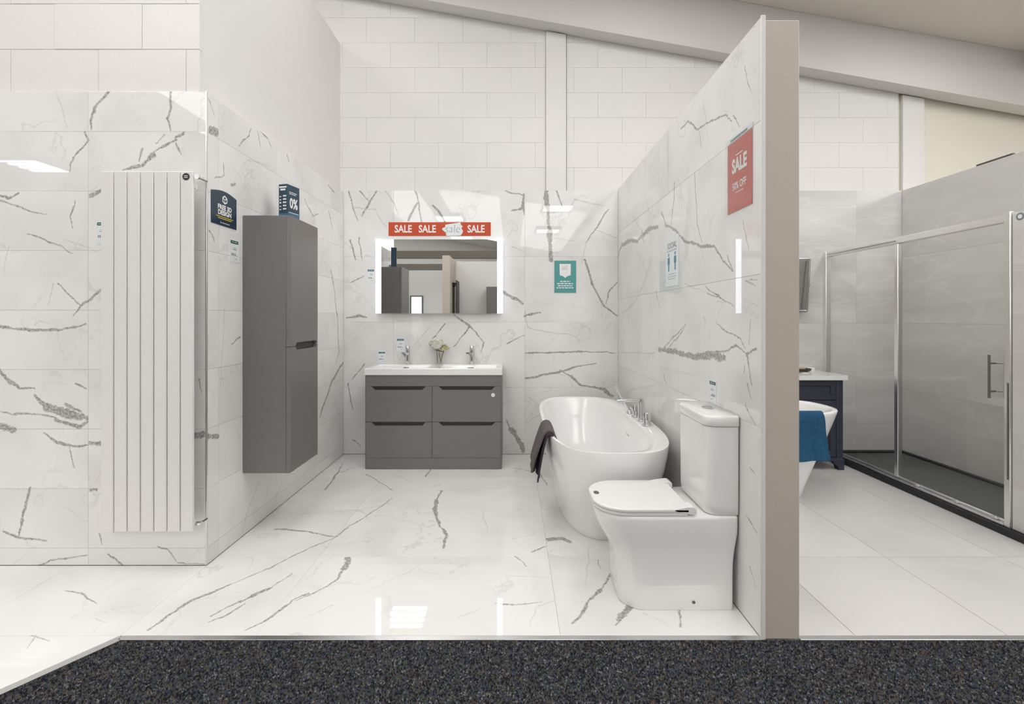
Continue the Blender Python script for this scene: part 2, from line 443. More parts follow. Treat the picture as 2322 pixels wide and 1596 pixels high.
_marble_plain = {}
def tile_field(parent, plane, at, us, vs, surf=None, marg=0.006, gap=0.0005, thick=0.010, clip=None, material=None, ch=0.0006, name='tile', jitter=0.0):
    """one object per tile between the joint positions us x vs"""
    f = FN[plane](at); pk = plane[:2]
    for i in range(len(us) - 1):
        for j in range(len(vs) - 1):
            u0, u1, v0, v1 = us[i] + gap, us[i + 1] - gap, vs[j] + gap, vs[j + 1] - gap
            if u1 - u0 < 0.006 or v1 - v0 < 0.006: continue
            poly = None
            if clip:
                poly = clip([(u0, v0), (u1, v0), (u1, v1), (u0, v1)])
                if len(poly) < 3: continue
                if len(poly) == 4 and abs((u1 - u0) * (v1 - v0) - area(poly)) < 1e-6: poly = None
            if material is None:
                box = (u0 - marg, u1 + marg, v0 - marg, v1 + marg)
                segs = []
                for w, fl, *pts in VEINS.get(surf, []):
                    k = len(pts) - 1
                    for q in range(k):
                        def taper(t): return w if fl == 1 else w * (0.35 + 0.65 * math.sin(math.pi * min(0.92, 0.25 + 0.75 * t)))
                        if seg_dist_box(pts[q], pts[q + 1], box): segs.append((taper(q / k), taper((q + 1) / k), fl, pts[q], pts[q + 1]))
                if segs: m = marble_material('marble_tile', pk, segs)
                else:
                    if pk not in _marble_plain: _marble_plain[pk] = marble_material('marble_tile_plain', pk, [])
                    m = _marble_plain[pk]
            else: m = material
            n = random.uniform(-jitter, jitter) if jitter else 0.0
            if poly:
                me = piece_mesh(plane, 0, 0, thick, ch, [(a - u0, b - v0) for a, b in poly])
            else: me = piece_mesh(plane, u1 - u0, v1 - v0, thick, ch)
            put_piece(name, me, f(u0, v0, n), m, parent)

def area(p): return abs(sum(p[i][0] * p[(i + 1) % len(p)][1] - p[(i + 1) % len(p)][0] * p[i][1] for i in range(len(p)))) / 2

def half_plane(poly, A, n):
    out = []
    for i in range(len(poly)):
        p, q = poly[i], poly[(i + 1) % len(poly)]
        dp = (p[0] - A[0]) * n[0] + (p[1] - A[1]) * n[1]; dq = (q[0] - A[0]) * n[0] + (q[1] - A[1]) * n[1]
        if dp >= 0: out.append(p)
        if dp * dq < 0:
            t = dp / (dp - dq); out.append((p[0] + (q[0] - p[0]) * t, p[1] + (q[1] - p[1]) * t))
    return out

def text_mesh(txt, size, fn, u, v, n, name, m, parent, align='CENTER', bold=0.0, sx=1.0, shear=0.0, space=1.0):
    """flat printed lettering: text outline laid at depth n of the plane fn, centred on (u, v)"""
    cu = bpy.data.curves.new('lettering', 'FONT'); cu.body = txt; cu.size = size; cu.align_x = align; cu.align_y = 'CENTER'
    cu.offset = bold; cu.shear = shear; cu.space_character = space; cu.resolution_u = 3
    to = bpy.data.objects.new('lettering_source', cu); COL.objects.link(to)
    dg = bpy.context.evaluated_depsgraph_get(); dg.update()
    me0 = bpy.data.meshes.new_from_object(to.evaluated_get(dg))
    vs = [fn(u + q.co.x * sx, v + q.co.y, n) for q in me0.vertices]; fs = [tuple(p.vertices) for p in me0.polygons]
    bpy.data.objects.remove(to); bpy.data.curves.remove(cu); bpy.data.meshes.remove(me0)
    b = B(); b.faces(vs, fs)
    return b.obj(name, m, parent)

def rect(b, fn, u0, u1, v0, v1, n):
    b.faces([fn(u0, v0, n), fn(u1, v0, n), fn(u1, v1, n), fn(u0, v1, n)], [(0, 1, 2, 3)])

def sheet(b, fn, u0, u1, v0, v1, n0, n1):
    b.prism([(u0, v0), (u1, v0), (u1, v1), (u0, v1)], fn, n0, n1)

def rounded(x0, x1, y0, y1, radii, k=8):
    """plan outline, ccw from (x1,y0) corner; radii for corners (x0y0, x1y0, x1y1, x0y1)"""
    out = []
    for (cx, cy, r, a0) in ((x0 + radii[0], y0 + radii[0], radii[0], math.pi), (x1 - radii[1], y0 + radii[1], radii[1], 1.5 * math.pi),
                            (x1 - radii[2], y1 - radii[2], radii[2], 0), (x0 + radii[3], y1 - radii[3], radii[3], 0.5 * math.pi)):
        for i in range(k + 1):
            a = a0 + 0.5 * math.pi * i / k; out.append((cx + r * math.cos(a), cy + r * math.sin(a)))
    return out

def superellipse(cx, cy, a, b, n, k=64):
    out = []
    for i in range(k):
        t = 2 * math.pi * i / k; c, s = math.cos(t), math.sin(t)
        out.append((cx + a * math.copysign(abs(c) ** (2 / n), c), cy + b * math.copysign(abs(s) ** (2 / n), s)))
    return out
VEINS = {
    'ret': [(0.0028,2,(-2.297,2.391),(-2.271,2.317),(-2.248,2.206)), (0.0076,0,(-2.030,2.391),(-2.104,2.306),(-2.126,2.251),(-2.122,2.195)), (0.0057,0,(-1.715,2.391),(-1.719,2.306),(-1.741,2.251),(-1.732,2.195)), (0.0113,0,(-1.657,2.175),(-1.703,2.157)), (0.0066,0,(-1.703,2.144),(-1.770,2.113),(-1.826,2.073)), (0.0132,0,(-1.810,2.073),(-1.870,2.017)), (0.0095,0,(-1.859,2.024),(-1.964,1.995)), (0.0057,0,(-1.866,2.099),(-1.888,2.033)), (0.0038,0,(-1.799,2.128),(-1.763,2.173)), (0.0038,0,(-1.703,2.128),(-1.670,2.073)), (0.0047,0,(-2.153,2.184),(-2.137,2.140),(-2.193,2.084),(-2.226,2.028),(-2.230,1.995)), (0.0066,0,(-2.582,1.862),(-2.542,1.850),(-2.493,1.868)), (0.0038,0,(-2.582,1.839),(-2.448,1.795),(-2.348,1.768)), (0.0038,0,(-2.208,1.839),(-2.226,1.761),(-2.215,1.695)), (0.0095,1,(-2.070,1.899),(-2.126,1.868)), (0.0038,0,(-2.448,1.673),(-2.271,1.606),(-2.215,1.572)), (0.0028,2,(-2.259,1.639),(-2.093,1.588)), (0.0038,0,(-2.293,1.428),(-2.248,1.372),(-2.170,1.306)), (0.0066,0,(-2.075,1.395),(-2.159,1.317),(-2.215,1.261)), (0.0066,0,(-2.582,1.206),(-2.426,1.194),(-2.293,1.194),(-2.142,1.221)), (0.0028,2,(-2.404,1.217),(-2.377,1.239),(-2.337,1.223)), (0.0113,0,(-2.595,1.001),(-2.537,0.943),(-2.482,0.899)), (0.0076,0,(-2.482,0.894),(-2.408,0.890)), (0.0095,0,(-2.404,0.854),(-2.371,0.816),(-2.333,0.783)), (0.0047,0,(-2.371,0.823),(-2.248,0.765)), (0.0246,0,(-2.342,0.792),(-2.248,0.767),(-2.146,0.747)), (0.0095,0,(-2.253,0.810),(-2.177,0.779)), (0.0057,0,(-2.504,0.765),(-2.337,0.750),(-2.248,0.721)), (0.0047,0,(-2.591,0.787),(-2.493,0.756)), (0.0095,0,(-2.297,0.727),(-2.182,0.707),(-2.144,0.727)), (0.0151,1,(-2.600,0.712),(-2.515,0.683)), (0.0057,0,(-2.199,0.921),(-2.142,0.890)), (0.0066,0,(-2.359,0.665),(-2.293,0.616),(-2.215,0.601),(-2.142,0.605)), (0.0038,0,(-2.237,0.594),(-2.219,0.527),(-2.208,0.494)), (0.0142,1,(-2.126,0.614),(-2.075,0.614)), (0.0085,0,(-2.422,0.387),(-2.444,0.294),(-2.471,0.216),(-2.488,0.149)), (0.0057,0,(-2.571,0.176),(-2.493,0.143),(-2.348,0.120)), (0.0038,0,(-2.404,-0.002),(-2.271,0.038),(-2.137,0.054)), (0.0076,0,(-2.037,0.060),(-1.948,-0.002)), (0.0038,0,(-2.081,0.160),(-2.066,0.105)), (0.0038,0,(-1.781,0.105),(-1.726,0.083),(-1.692,0.016)), (0.0038,0,(-1.681,0.009),(-1.559,0.005)), (0.0047,0,(-1.581,0.939),(-1.566,0.872)), (0.0170,1,(-1.599,0.663),(-1.563,0.663)), (0.0028,2,(-2.537,1.606),(-2.560,1.472)), (0.0028,2,(-2.315,1.428),(-2.337,1.317)), (0.0085,1,(-2.124,0.378),(-2.101,0.378))],
    'left': [(0.0039,0,(2.357,2.361),(2.399,2.290)), (0.0175,1,(2.367,2.204),(2.424,2.227)), (0.0043,0,(2.604,2.210),(2.713,2.322),(2.736,2.370)), (0.0058,0,(2.736,2.402),(2.832,2.396),(2.908,2.386),(2.962,2.336)), (0.0046,0,(2.807,2.386),(2.842,2.292)), (0.0034,2,(2.691,2.160),(2.935,2.214)), (0.0064,0,(3.164,2.365),(3.196,2.330)), (0.0040,0,(2.472,2.069),(2.472,2.008),(2.392,1.974)), (0.0083,1,(2.542,1.976),(2.579,1.987)), (0.0058,0,(3.433,2.133),(3.508,2.085),(3.601,2.039),(3.683,2.064)), (0.0058,0,(2.350,1.698),(2.392,1.649)), (0.0082,0,(3.934,1.643),(4.002,1.517),(4.083,1.250),(4.115,0.937),(4.053,0.856)), (0.0127,0,(4.222,0.840),(3.983,0.719),(3.752,0.500),(3.709,0.455)), (0.0030,2,(2.484,1.297),(2.465,1.156),(2.446,0.877)), (0.0063,0,(2.625,1.137),(2.542,1.105)), (0.0145,1,(2.357,0.648),(2.428,0.630)), (0.0033,2,(2.832,0.252),(2.713,0.139),(2.625,0.000)), (0.0037,2,(3.104,0.171),(2.962,-0.005)), (0.0096,0,(3.887,2.361),(4.032,2.325)), (0.0046,2,(3.796,1.937),(3.734,1.677)), (0.0064,0,(3.887,2.138),(3.983,2.009))],
    'back': [(0.0069,0,(-1.496,2.411),(-1.456,2.258),(-1.407,2.137)), (0.0069,0,(-1.387,2.411),(-1.315,2.319)), (0.0086,0,(-1.234,2.411),(-1.335,2.258),(-1.375,2.177)), (0.0051,2,(-1.456,2.258),(-1.254,2.238),(-1.194,2.137),(-1.133,2.077)), (0.0051,2,(-1.153,2.411),(-1.073,2.278),(-1.032,2.177)), (0.0086,0,(-0.883,2.411),(-0.851,2.278),(-0.819,2.097)), (0.0137,0,(-0.871,2.298),(-0.931,2.177),(-0.952,2.137)), (0.0120,0,(-0.730,2.278),(-0.669,2.210),(-0.601,2.117)), (0.0069,0,(-0.085,2.419),(0.056,2.379),(0.109,2.359)), (0.0120,0,(0.101,2.379),(0.097,2.258),(-0.004,2.226)), (0.0171,0,(0.101,2.258),(0.109,2.198)), (0.0223,1,(0.310,2.427),(0.315,2.339),(0.323,2.258)), (0.0154,1,(0.323,2.266),(0.331,2.137),(0.343,2.048)), (0.0240,0,(0.343,2.056),(0.339,1.976),(0.355,1.895)), (0.0189,1,(0.351,1.911),(0.363,1.774)), (0.0051,2,(0.561,2.319),(0.480,2.117)), (0.0051,2,(0.561,2.331),(0.843,2.266)), (0.0051,2,(0.762,2.056),(0.964,1.976)), (0.0051,2,(0.379,1.976),(0.561,1.956)), (0.0086,0,(0.407,2.411),(0.460,2.258)), (0.0051,2,(0.561,2.339),(0.722,2.278)), (0.0069,0,(0.883,2.238),(0.762,2.056),(0.681,1.936)), (0.0051,2,(0.681,1.936),(0.633,1.734)), (0.0103,0,(0.661,1.774),(0.742,1.532),(0.843,1.351),(0.964,1.270)), (0.0069,0,(0.956,1.573),(0.883,1.472),(0.863,1.371)), (0.0154,0,(-0.085,1.492),(0.016,1.431),(0.105,1.371)), (0.0051,2,(0.117,1.310),(0.137,1.169),(0.218,1.137),(0.601,1.081)), (0.0120,0,(0.117,1.262),(0.258,1.298)), (0.0069,0,(-0.528,1.270),(-0.468,1.230),(-0.327,1.109),(-0.266,1.028)), (0.0051,2,(-0.750,1.169),(-0.891,0.988)), (0.0069,0,(-0.609,1.190),(-0.730,1.056)), (0.0086,0,(-0.395,1.149),(-0.528,0.988)), (0.0069,0,(-0.266,1.028),(-0.286,0.927)), (0.0069,0,(-0.306,1.331),(-0.206,1.290)), (0.0069,0,(0.125,0.927),(0.601,0.940),(0.944,0.927)), (0.0086,0,(0.125,0.694),(0.359,0.734),(0.601,0.806),(0.762,0.827)), (0.0069,0,(0.440,0.774),(0.561,0.706)), (0.0154,0,(0.552,0.714),(0.633,0.637)), (0.0103,0,(0.625,0.641),(0.843,0.597),(0.923,0.532)), (0.0120,0,(0.851,0.573),(0.907,0.524)), (0.0103,0,(-0.052,0.302),(0.016,0.181)), (0.0223,1,(-0.004,0.234),(0.101,0.048)), (0.0051,2,(0.117,0.282),(0.319,0.403)), (0.0051,2,(0.137,0.524),(0.258,0.444)), (0.0103,0,(-1.516,1.250),(-1.395,1.270),(-1.335,1.250)), (0.0069,0,(-1.355,0.827),(-1.456,0.685)), (0.0069,0,(-1.496,0.645),(-1.456,0.403)), (0.0069,0,(-1.456,0.121),(-1.375,0.081)), (0.0069,0,(-1.476,1.573),(-1.355,1.633)), (0.0069,0,(-1.395,1.976),(-1.375,1.774)), (0.0086,0,(-1.476,1.956),(-1.436,1.774)), (0.0069,0,(-0.044,1.008),(0.109,1.089)), (0.0051,2,(-0.004,1.895),(0.097,1.855))],
    'right': [(0.0056,0,(2.652,2.336),(2.553,2.332),(2.419,2.229),(2.320,2.222),(2.195,2.201),(2.104,2.168),(2.041,2.115)), (0.0028,2,(2.363,2.364),(2.320,2.255),(2.294,2.124)), (0.0049,0,(2.021,2.135),(1.982,2.061)), (0.0039,0,(2.402,2.211),(2.374,2.121)), (0.0031,0,(1.936,2.292),(1.883,2.155)), (0.0068,0,(2.760,2.052),(2.783,1.939),(2.837,1.790)), (0.0071,0,(3.004,1.937),(2.918,1.834),(2.723,1.756),(2.585,1.669),(2.374,1.623),(2.219,1.588),(2.126,1.513),(2.041,1.454)), (0.0039,0,(2.460,2.023),(2.442,1.901),(2.431,1.736),(2.363,1.644)), (0.0028,2,(2.284,1.794),(2.258,1.659)), (0.0101,0,(4.244,1.767),(4.174,1.866),(4.010,1.880)), (0.0216,0,(4.090,1.889),(3.786,1.877),(3.561,1.840)), (0.0187,0,(3.549,1.855),(3.296,1.872),(3.077,1.854)), (0.0070,0,(3.464,1.910),(3.406,1.802)), (0.0031,2,(2.553,1.634),(2.534,1.540)), (0.0029,2,(2.374,1.623),(2.320,1.504)), (0.0058,0,(2.091,1.529),(2.033,1.453)), (0.0030,2,(2.553,1.432),(2.320,1.409)), (0.0036,0,(2.294,1.370),(2.126,1.331)), (0.0026,2,(2.195,1.323),(2.041,1.318)), (0.0030,0,(1.907,1.395),(1.838,1.399)), (0.0023,2,(1.890,1.304),(1.835,1.294)), (0.0050,0,(3.115,1.428),(3.049,1.317)), (0.0031,0,(1.944,1.657),(1.890,1.529)), (0.0042,2,(3.651,1.806),(3.244,1.497)), (0.0044,0,(2.585,1.213),(2.723,1.133),(2.877,1.058)), (0.0159,1,(3.059,1.040),(2.760,1.045),(2.605,1.039)), (0.0154,1,(2.632,1.037),(2.374,1.051),(2.117,1.066)), (0.0071,0,(2.320,1.069),(2.074,1.102)), (0.0049,0,(2.126,1.088),(2.009,1.129),(1.962,1.119),(1.914,1.099)), (0.0091,0,(1.914,1.099),(1.835,1.128)), (0.0085,0,(1.907,1.096),(1.897,1.055)), (0.0046,0,(1.893,1.048),(1.872,0.979)), (0.0031,0,(1.929,1.052),(1.936,1.014)), (0.0028,2,(2.336,1.094),(2.331,1.217)), (0.0045,0,(2.961,1.053),(2.760,1.145),(2.618,1.208)), (0.0031,0,(1.890,1.142),(1.879,1.232)), (0.0038,0,(2.347,1.250),(2.320,1.217)), (0.0033,0,(2.195,1.219),(1.962,1.157),(1.925,1.122)), (0.0035,0,(2.320,1.405),(2.126,1.331),(2.021,1.308)), (0.0030,2,(2.618,1.449),(2.320,1.372)), (0.0045,2,(3.144,1.010),(4.262,0.925)), (0.0047,0,(2.961,0.883),(2.902,0.830)), (0.0031,0,(1.907,0.978),(1.883,0.918)), (0.0031,0,(1.925,0.883),(1.848,0.827)), (0.0038,0,(1.914,0.439),(1.838,0.401)), (0.0038,0,(1.890,0.638),(1.848,0.630)), (0.0040,2,(3.406,2.158),(3.193,1.919)), (0.0031,0,(1.925,1.397),(1.848,1.373)), (0.0030,0,(1.890,0.242),(1.848,0.176))],
    'floor': [(0.0077,0,(-1.396,2.734),(-1.331,2.734),(-1.188,2.706),(-1.007,2.636)), (0.0058,0,(-1.007,2.636),(-0.976,2.763),(-0.919,2.917),(-0.826,3.201)), (0.0049,0,(-1.010,2.630),(-1.108,2.524),(-1.197,2.323),(-1.324,2.169)), (0.0090,0,(-1.324,2.169),(-1.425,2.019),(-1.456,1.862)), (0.0037,2,(-1.412,2.930),(-0.980,3.017),(-0.771,3.163)), (0.0035,2,(-0.864,2.917),(-0.784,2.930)), (0.0181,1,(-0.853,2.408),(-0.840,2.303)), (0.0091,0,(-0.840,2.303),(-0.835,2.210)), (0.0043,0,(-0.836,2.217),(-0.863,2.152),(-0.915,2.083),(-0.952,2.044)), (0.0084,0,(-0.919,2.103),(-0.969,2.048)), (0.0072,0,(-0.966,2.044),(-1.000,1.959),(-1.032,1.891)), (0.0046,0,(-1.028,1.897),(-1.068,1.854)), (0.0044,0,(-1.075,2.263),(-1.120,2.134)), (0.0101,0,(-1.118,2.138),(-1.163,2.083),(-1.196,2.032)), (0.0056,0,(-1.199,2.044),(-1.242,1.974),(-1.263,1.942)), (0.0048,0,(-1.171,2.019),(-1.206,1.944),(-1.245,1.908)), (0.0027,2,(-0.835,2.188),(-0.718,2.180)), (0.0027,2,(-0.441,2.365),(-0.657,2.117)), (0.0024,2,(-0.781,2.019),(-0.866,1.930)), (0.0106,0,(-0.512,3.340),(-0.513,3.186)), (0.0172,0,(-0.518,3.178),(-0.506,3.017),(-0.467,2.904)), (0.0080,0,(-0.469,2.917),(-0.441,2.793),(-0.410,2.723)), (0.0106,0,(-0.411,2.734),(-0.381,2.652),(-0.369,2.563),(-0.366,2.510)), (0.0035,2,(-0.188,2.983),(-0.144,2.706)), (0.0074,0,(-1.358,3.348),(-1.392,3.646),(-1.451,3.977)), (0.0061,0,(-1.412,3.697),(-1.327,3.860)), (0.0057,0,(-1.165,3.697),(-0.864,3.348)), (0.0043,2,(-0.954,3.697),(-0.678,3.454)), (0.0076,0,(-0.681,3.646),(-0.665,3.860)), (0.0041,2,(-0.545,3.348),(0.192,3.409)), (0.0074,0,(0.199,3.860),(0.260,3.454)), (0.0062,0,(0.015,3.860),(0.175,3.750)), (0.0032,2,(-0.002,2.615),(0.125,2.679)), (0.0158,1,(0.202,2.615),(0.285,2.625),(0.322,2.584)), (0.0061,0,(0.103,2.467),(0.179,2.539)), (0.0048,0,(0.021,2.422),(0.075,2.323)), (0.0027,2,(-0.024,2.244),(0.178,2.225)), (0.0033,0,(-0.079,2.025),(-0.002,2.013),(0.134,2.035)), (0.0082,0,(-0.040,2.016),(0.008,2.016)), (0.0062,0,(0.483,2.263),(0.401,2.117)), (0.0100,0,(0.407,2.124),(0.321,1.995)), (0.0110,0,(0.326,2.001),(0.250,1.888)), (0.0127,1,(0.504,2.004),(0.436,1.916)), (0.0077,0,(0.445,1.916),(0.419,1.880)), (0.0070,0,(0.716,1.983),(0.677,1.875)), (0.0042,0,(-2.038,2.117),(-1.927,2.083),(-1.810,2.019)), (0.0029,0,(-1.894,1.823),(-1.795,1.793)), (0.0028,2,(0.418,2.524),(0.346,2.152)), (0.0038,0,(0.441,2.386),(0.441,2.303)), (0.0029,0,(-1.877,1.823),(-1.835,1.750)), (0.0024,2,(-0.222,1.924),(-0.125,1.989)), (0.0023,2,(0.558,1.959),(0.641,1.875)), (0.0021,2,(-1.531,1.727),(-1.529,1.762)), (0.0023,2,(-1.735,1.916),(-1.664,1.897))],
}

# ------------------------------------------------------------------ setting: shell of the showroom
def roof_z(x): return 4.43 - 0.177 * x

def struct(name, b, m):
    o = b.obj(name, m); o['kind'] = 'structure'; return o

XZ = lambda u, v, n: (u, n, v)
b = B(); b.box(-7.5, 8.0, -14.0, 4.45, -0.08, -0.0102)
floor = struct('floor', b, 'grout')
b = B(); b.prism([(-7.5, roof_z(-7.5)), (8, roof_z(8)), (8, roof_z(8) + 0.12), (-7.5, roof_z(-7.5) + 0.12)], XZ, -14.0, 4.45)
ceiling = struct('ceiling', b, 'roof')
for x in (-6.0, -3.6, -1.2, 1.2, 3.6, 6.0):                             # translucent rooflight sheets that glow for daylight; spans shaped for even light
    for hw, y0, y1, mm in ((0.45, 0.15, 3.2 if x < 2 else (3.35 if x < 4 else 2.9), 'rooflight'), (0.85, -11.5, -4.0, 'rooflight_dim')):
        b = B(); b.prism([(x - hw, roof_z(x - hw) - 0.012), (x + hw, roof_z(x + hw) - 0.012), (x + hw, roof_z(x + hw) - 0.002), (x - hw, roof_z(x - hw) - 0.002)], XZ, y0, y1)
        b.obj('rooflight', mm, ceiling)
for k in range(11):                                                   # purlins under the roof sheets, running front to back
    x = -7.0 + k * 1.45
    if abs((x + 6.0) / 2.4 - round((x + 6.0) / 2.4)) * 2.4 < 0.95: continue
    b = B(); b.box(x - 0.04, x + 0.04, -13.99, 4.1, roof_z(x) - 0.16, roof_z(x) - 0.012)
    b.obj('purlin', 'dark_steel', ceiling)

b = B(); b.prism([(-7.5, 0), (8, 0), (8, roof_z(8)), (-7.5, roof_z(-7.5))], XZ, 4.30, 4.45)
wall_back = struct('wall_back', b, 'cream_paint')
b = B(); b.prism([(-7.5, 0), (8, 0), (8, roof_z(8)), (-7.5, roof_z(-7.5))], XZ, -14.15, -14.0)
wall_rear = struct('wall_rear', b, 'white_paint')
b = B(); b.box(-7.65, -7.5, -14.0, 2.36, 0, roof_z(-7.6)); struct('wall_far_left', b, 'white_paint')
b = B(); b.box(8.0, 8.15, -14.0, 4.30, 0, roof_z(8.1)); struct('wall_far_right', b, 'white_paint')
b = B(); b.box(-1.715, -1.585, 2.372, 4.30, 0, 3.77); wall_left = struct('wall_left', b, 'white_paint')
b = B(); b.box(-7.5, -1.6, 2.376, 2.52, 0, 3.77); wall_near_left = struct('wall_near_left', b, 'white_paint')
b = B(); b.box(0.982, 1.118, 1.80, 4.30, 0, 2.407, 0.003, 1); wall_middle = struct('wall_middle', b, 'beige_paint')
b = B(); b.box(3.576, 3.70, 1.0, 4.30, 0, 2.40); wall_right = struct('wall_right', b, 'white_paint')

# painted blockwork: every block that shows
def blocks(parent, plane, at, u0, u1, z_joint, zmin, zmax, top=None, g=0.0012, jit=0.0004):
    H, Wd = 0.2305, 0.445
    f = FN[plane](at); k0 = math.floor((zmin - z_joint) / H)
    k = k0
    while z_joint + k * H < zmax:
        za, zb = max(zmin, z_joint + k * H), min(zmax, z_joint + (k + 1) * H)
        x = u0 - Wd * (0.35 + 0.5 * (k % 2))
        while x < u1:
            xa, xb = max(x, u0), min(x + Wd, u1)
            if xb - xa > 0.02 and zb - za > 0.02:
                poly = None; zt = zb
                if top is not None and max(top(xa), top(xb)) < zb:
                    pl = [(0, 0), (xb - xa - g, 0), (xb - xa - g, top(xb) - za), (0, top(xa) - za)]
                    poly = pl if min(top(xa), top(xb)) - za > 0.02 else 'skip'
                if poly != 'skip':
                    me = piece_mesh(plane, xb - xa - g, zb - za - g, 0.028, g, poly)
                    put_piece('block', me, f(xa + g / 2, za + g / 2, random.uniform(-jit, jit)), M['white_paint'], parent)
            x += Wd
        k += 1
blocks(wall_back, 'XZ', 4.272, -2.3, 0.3115, 2.633, 2.30, 4.75, lambda x: roof_z(x) - 0.02)
blocks(wall_back, 'XZ', 4.272, 0.503, 3.566, 2.633, 2.30, 4.30, lambda x: roof_z(x) - 0.02)
blocks(wall_near_left, 'XZ', 2.348, -3.5, -1.585, 2.61, 2.36, 3.30, g=0.0018, jit=0.0008)

# steel frame against the gable: sloping rafter and two columns (setting trim)
b = B(); b.prism([(-7.4, roof_z(-7.4) - 0.483), (7.9, roof_z(7.9) - 0.483), (7.9, roof_z(7.9) - 0.002), (-7.4, roof_z(-7.4) - 0.002)], XZ, 4.13, 4.268)
rafter = struct('trim_1', b, 'beam_paint')
b = B(); b.prism([(0.312, 2.36), (0.498, 2.36), (0.498, roof_z(0.498) - 0.49), (0.312, roof_z(0.312) - 0.49)], XZ, 4.252, 4.30, 0.004, 1)
column_a = struct('trim_2', b, 'white_paint')
b = B(); b.prism([(3.60, 2.36), (3.80, 2.36), (3.80, roof_z(3.80) - 0.49), (3.60, roof_z(3.60) - 0.49)], XZ, 4.262, 4.30, 0.004, 1)
column_b = struct('trim_3', b, 'white_paint')
for y in (-8.0, -12.0):                                                # two further frames behind the viewer, seen in the mirror
    b = B(); b.box(-7.4, 7.4, y - 0.09, y + 0.09, 3.34, 3.60)
    o = struct('trim_%d' % (8 if y > -10 else 9), b, 'dark_steel')

# ---- wall tiling
def board(parent, x0, x1, y0, y1, z0, z1, m='grout'):
    b = B(); b.box(x0, x1, y0, y1, z0, z1); return b.obj('backing_board', m, parent)

rows = [0.002, 0.088, 0.388, 0.688, 0.988, 1.288, 1.588, 1.888, 2.188, 2.39]
board(wall_near_left, -3.4, -1.552, 2.3445, 2.375, 0.002, 2.386)
tile_field(wall_near_left, 'XZ', 2.335, [-3.337, -2.737, -2.137, -1.545], rows, 'ret')
board(wall_left, -1.584, -1.5500, 2.346, 4.2430, 0.002, 2.386)
tile_field(wall_left, 'YZ+', -1.54, [2.340, 2.43, 3.03, 3.63, 4.2335], rows, 'left')
board(wall_back, -1.584, 0.981, 4.2445, 4.2995, 0.002, 2.406)
tile_field(wall_back, 'XZ', 4.234, [-1.54, -1.083, 0.117, 0.97], [0.002, 0.61, 1.21, 1.81, 2.412], 'back')
tile_field(wall_middle, 'YZ-', 0.97, [1.802, 3.05, 4.2335], [0.002, 0.22, 0.82, 1.42, 2.02, 2.422], 'right')
board(wall_back, 1.119, 3.575, 4.2445, 4.2995, 0.002, 2.406, 'grout_grey')
tile_field(wall_back, 'XZ', 4.234, [1.119, 1.35, 1.95, 2.55, 3.15, 3.565], [0.002, 1.20, 2.412], material=M['stone_wall'])
tile_field(wall_right, 'YZ-', 3.565, [1.05, 2.0, 3.18, 4.2335], [0.002, 0.6, 1.2, 1.8, 2.41], material=M['stone_wall'])
# slim metal corner bead where the two left walls meet, white tile edge bead on the dividing wall end
b = B(); b.box(-1.546, -1.538, 2.333, 2.341, 0.002, 2.392, 0.002, 2); b.obj('corner_bead', 'satin', wall_near_left)
b = B(); b.box(0.966, 0.984, 1.795, 1.8015, 0.002, 2.424, 0.002, 2); b.obj('edge_bead', 'white_paint', wall_middle)

# ---- floor tiling
DA = (-1.537, 1.815); DD = (-0.180, -0.262)
def left_of_diag(poly): return half_plane(poly, DA, (-0.262, 0.180))
tile_field(floor, 'XY', 0.0, [-1.54, -1.01, 0.19, 0.97], [1.82, 2.42, 3.02, 3.62, 4.2335], 'floor', gap=0.0004, ch=0.0004)
tile_field(floor, 'XY', 0.0, [-3.41, -2.21, -1.54], [1.82, 2.3345], 'floor', gap=0.0004, ch=0.0004)
tile_field(floor, 'XY', 0.0, [-3.41, -2.21, -1.0], [0.62, 1.22, 1.82], 'floor', gap=0.0004, ch=0.0004, clip=left_of_diag)
tile_field(floor, 'XY', 0.0, [1.119, 1.35, 1.95, 2.55, 3.56], [1.82, 2.42, 3.62, 4.2335], gap=0.0011, material=M['stone_floor'], name='stone_tile')

# ---- aluminium edging between tile and carpet
b = B(); b.box(-1.53, 0.981, 1.793, 1.819, -0.0101, 0.0025, 0.002, 2); struct('trim_4', b, 'satin')
b = B(); b.box(1.119, 3.60, 1.793, 1.819, -0.0101, 0.0025, 0.002, 2); struct('trim_5', b, 'satin')
L = Vector((DD[0], DD[1])).normalized(); nn = Vector((-L.y, L.x))
p0 = Vector(DA); p1 = p0 + L * 2.2
pl = [(p0 + Vector((0.0, 0.004)))[:], (p1)[:], (p1 + nn * 0.026)[:], (p0 + nn * 0.010 + Vector((0.012, -0.021)))[:]]
b = B(); b.prism(pl, lambda u, v, n: (u, v, n), -0.0101, 0.0025); struct('trim_6', b, 'satin')

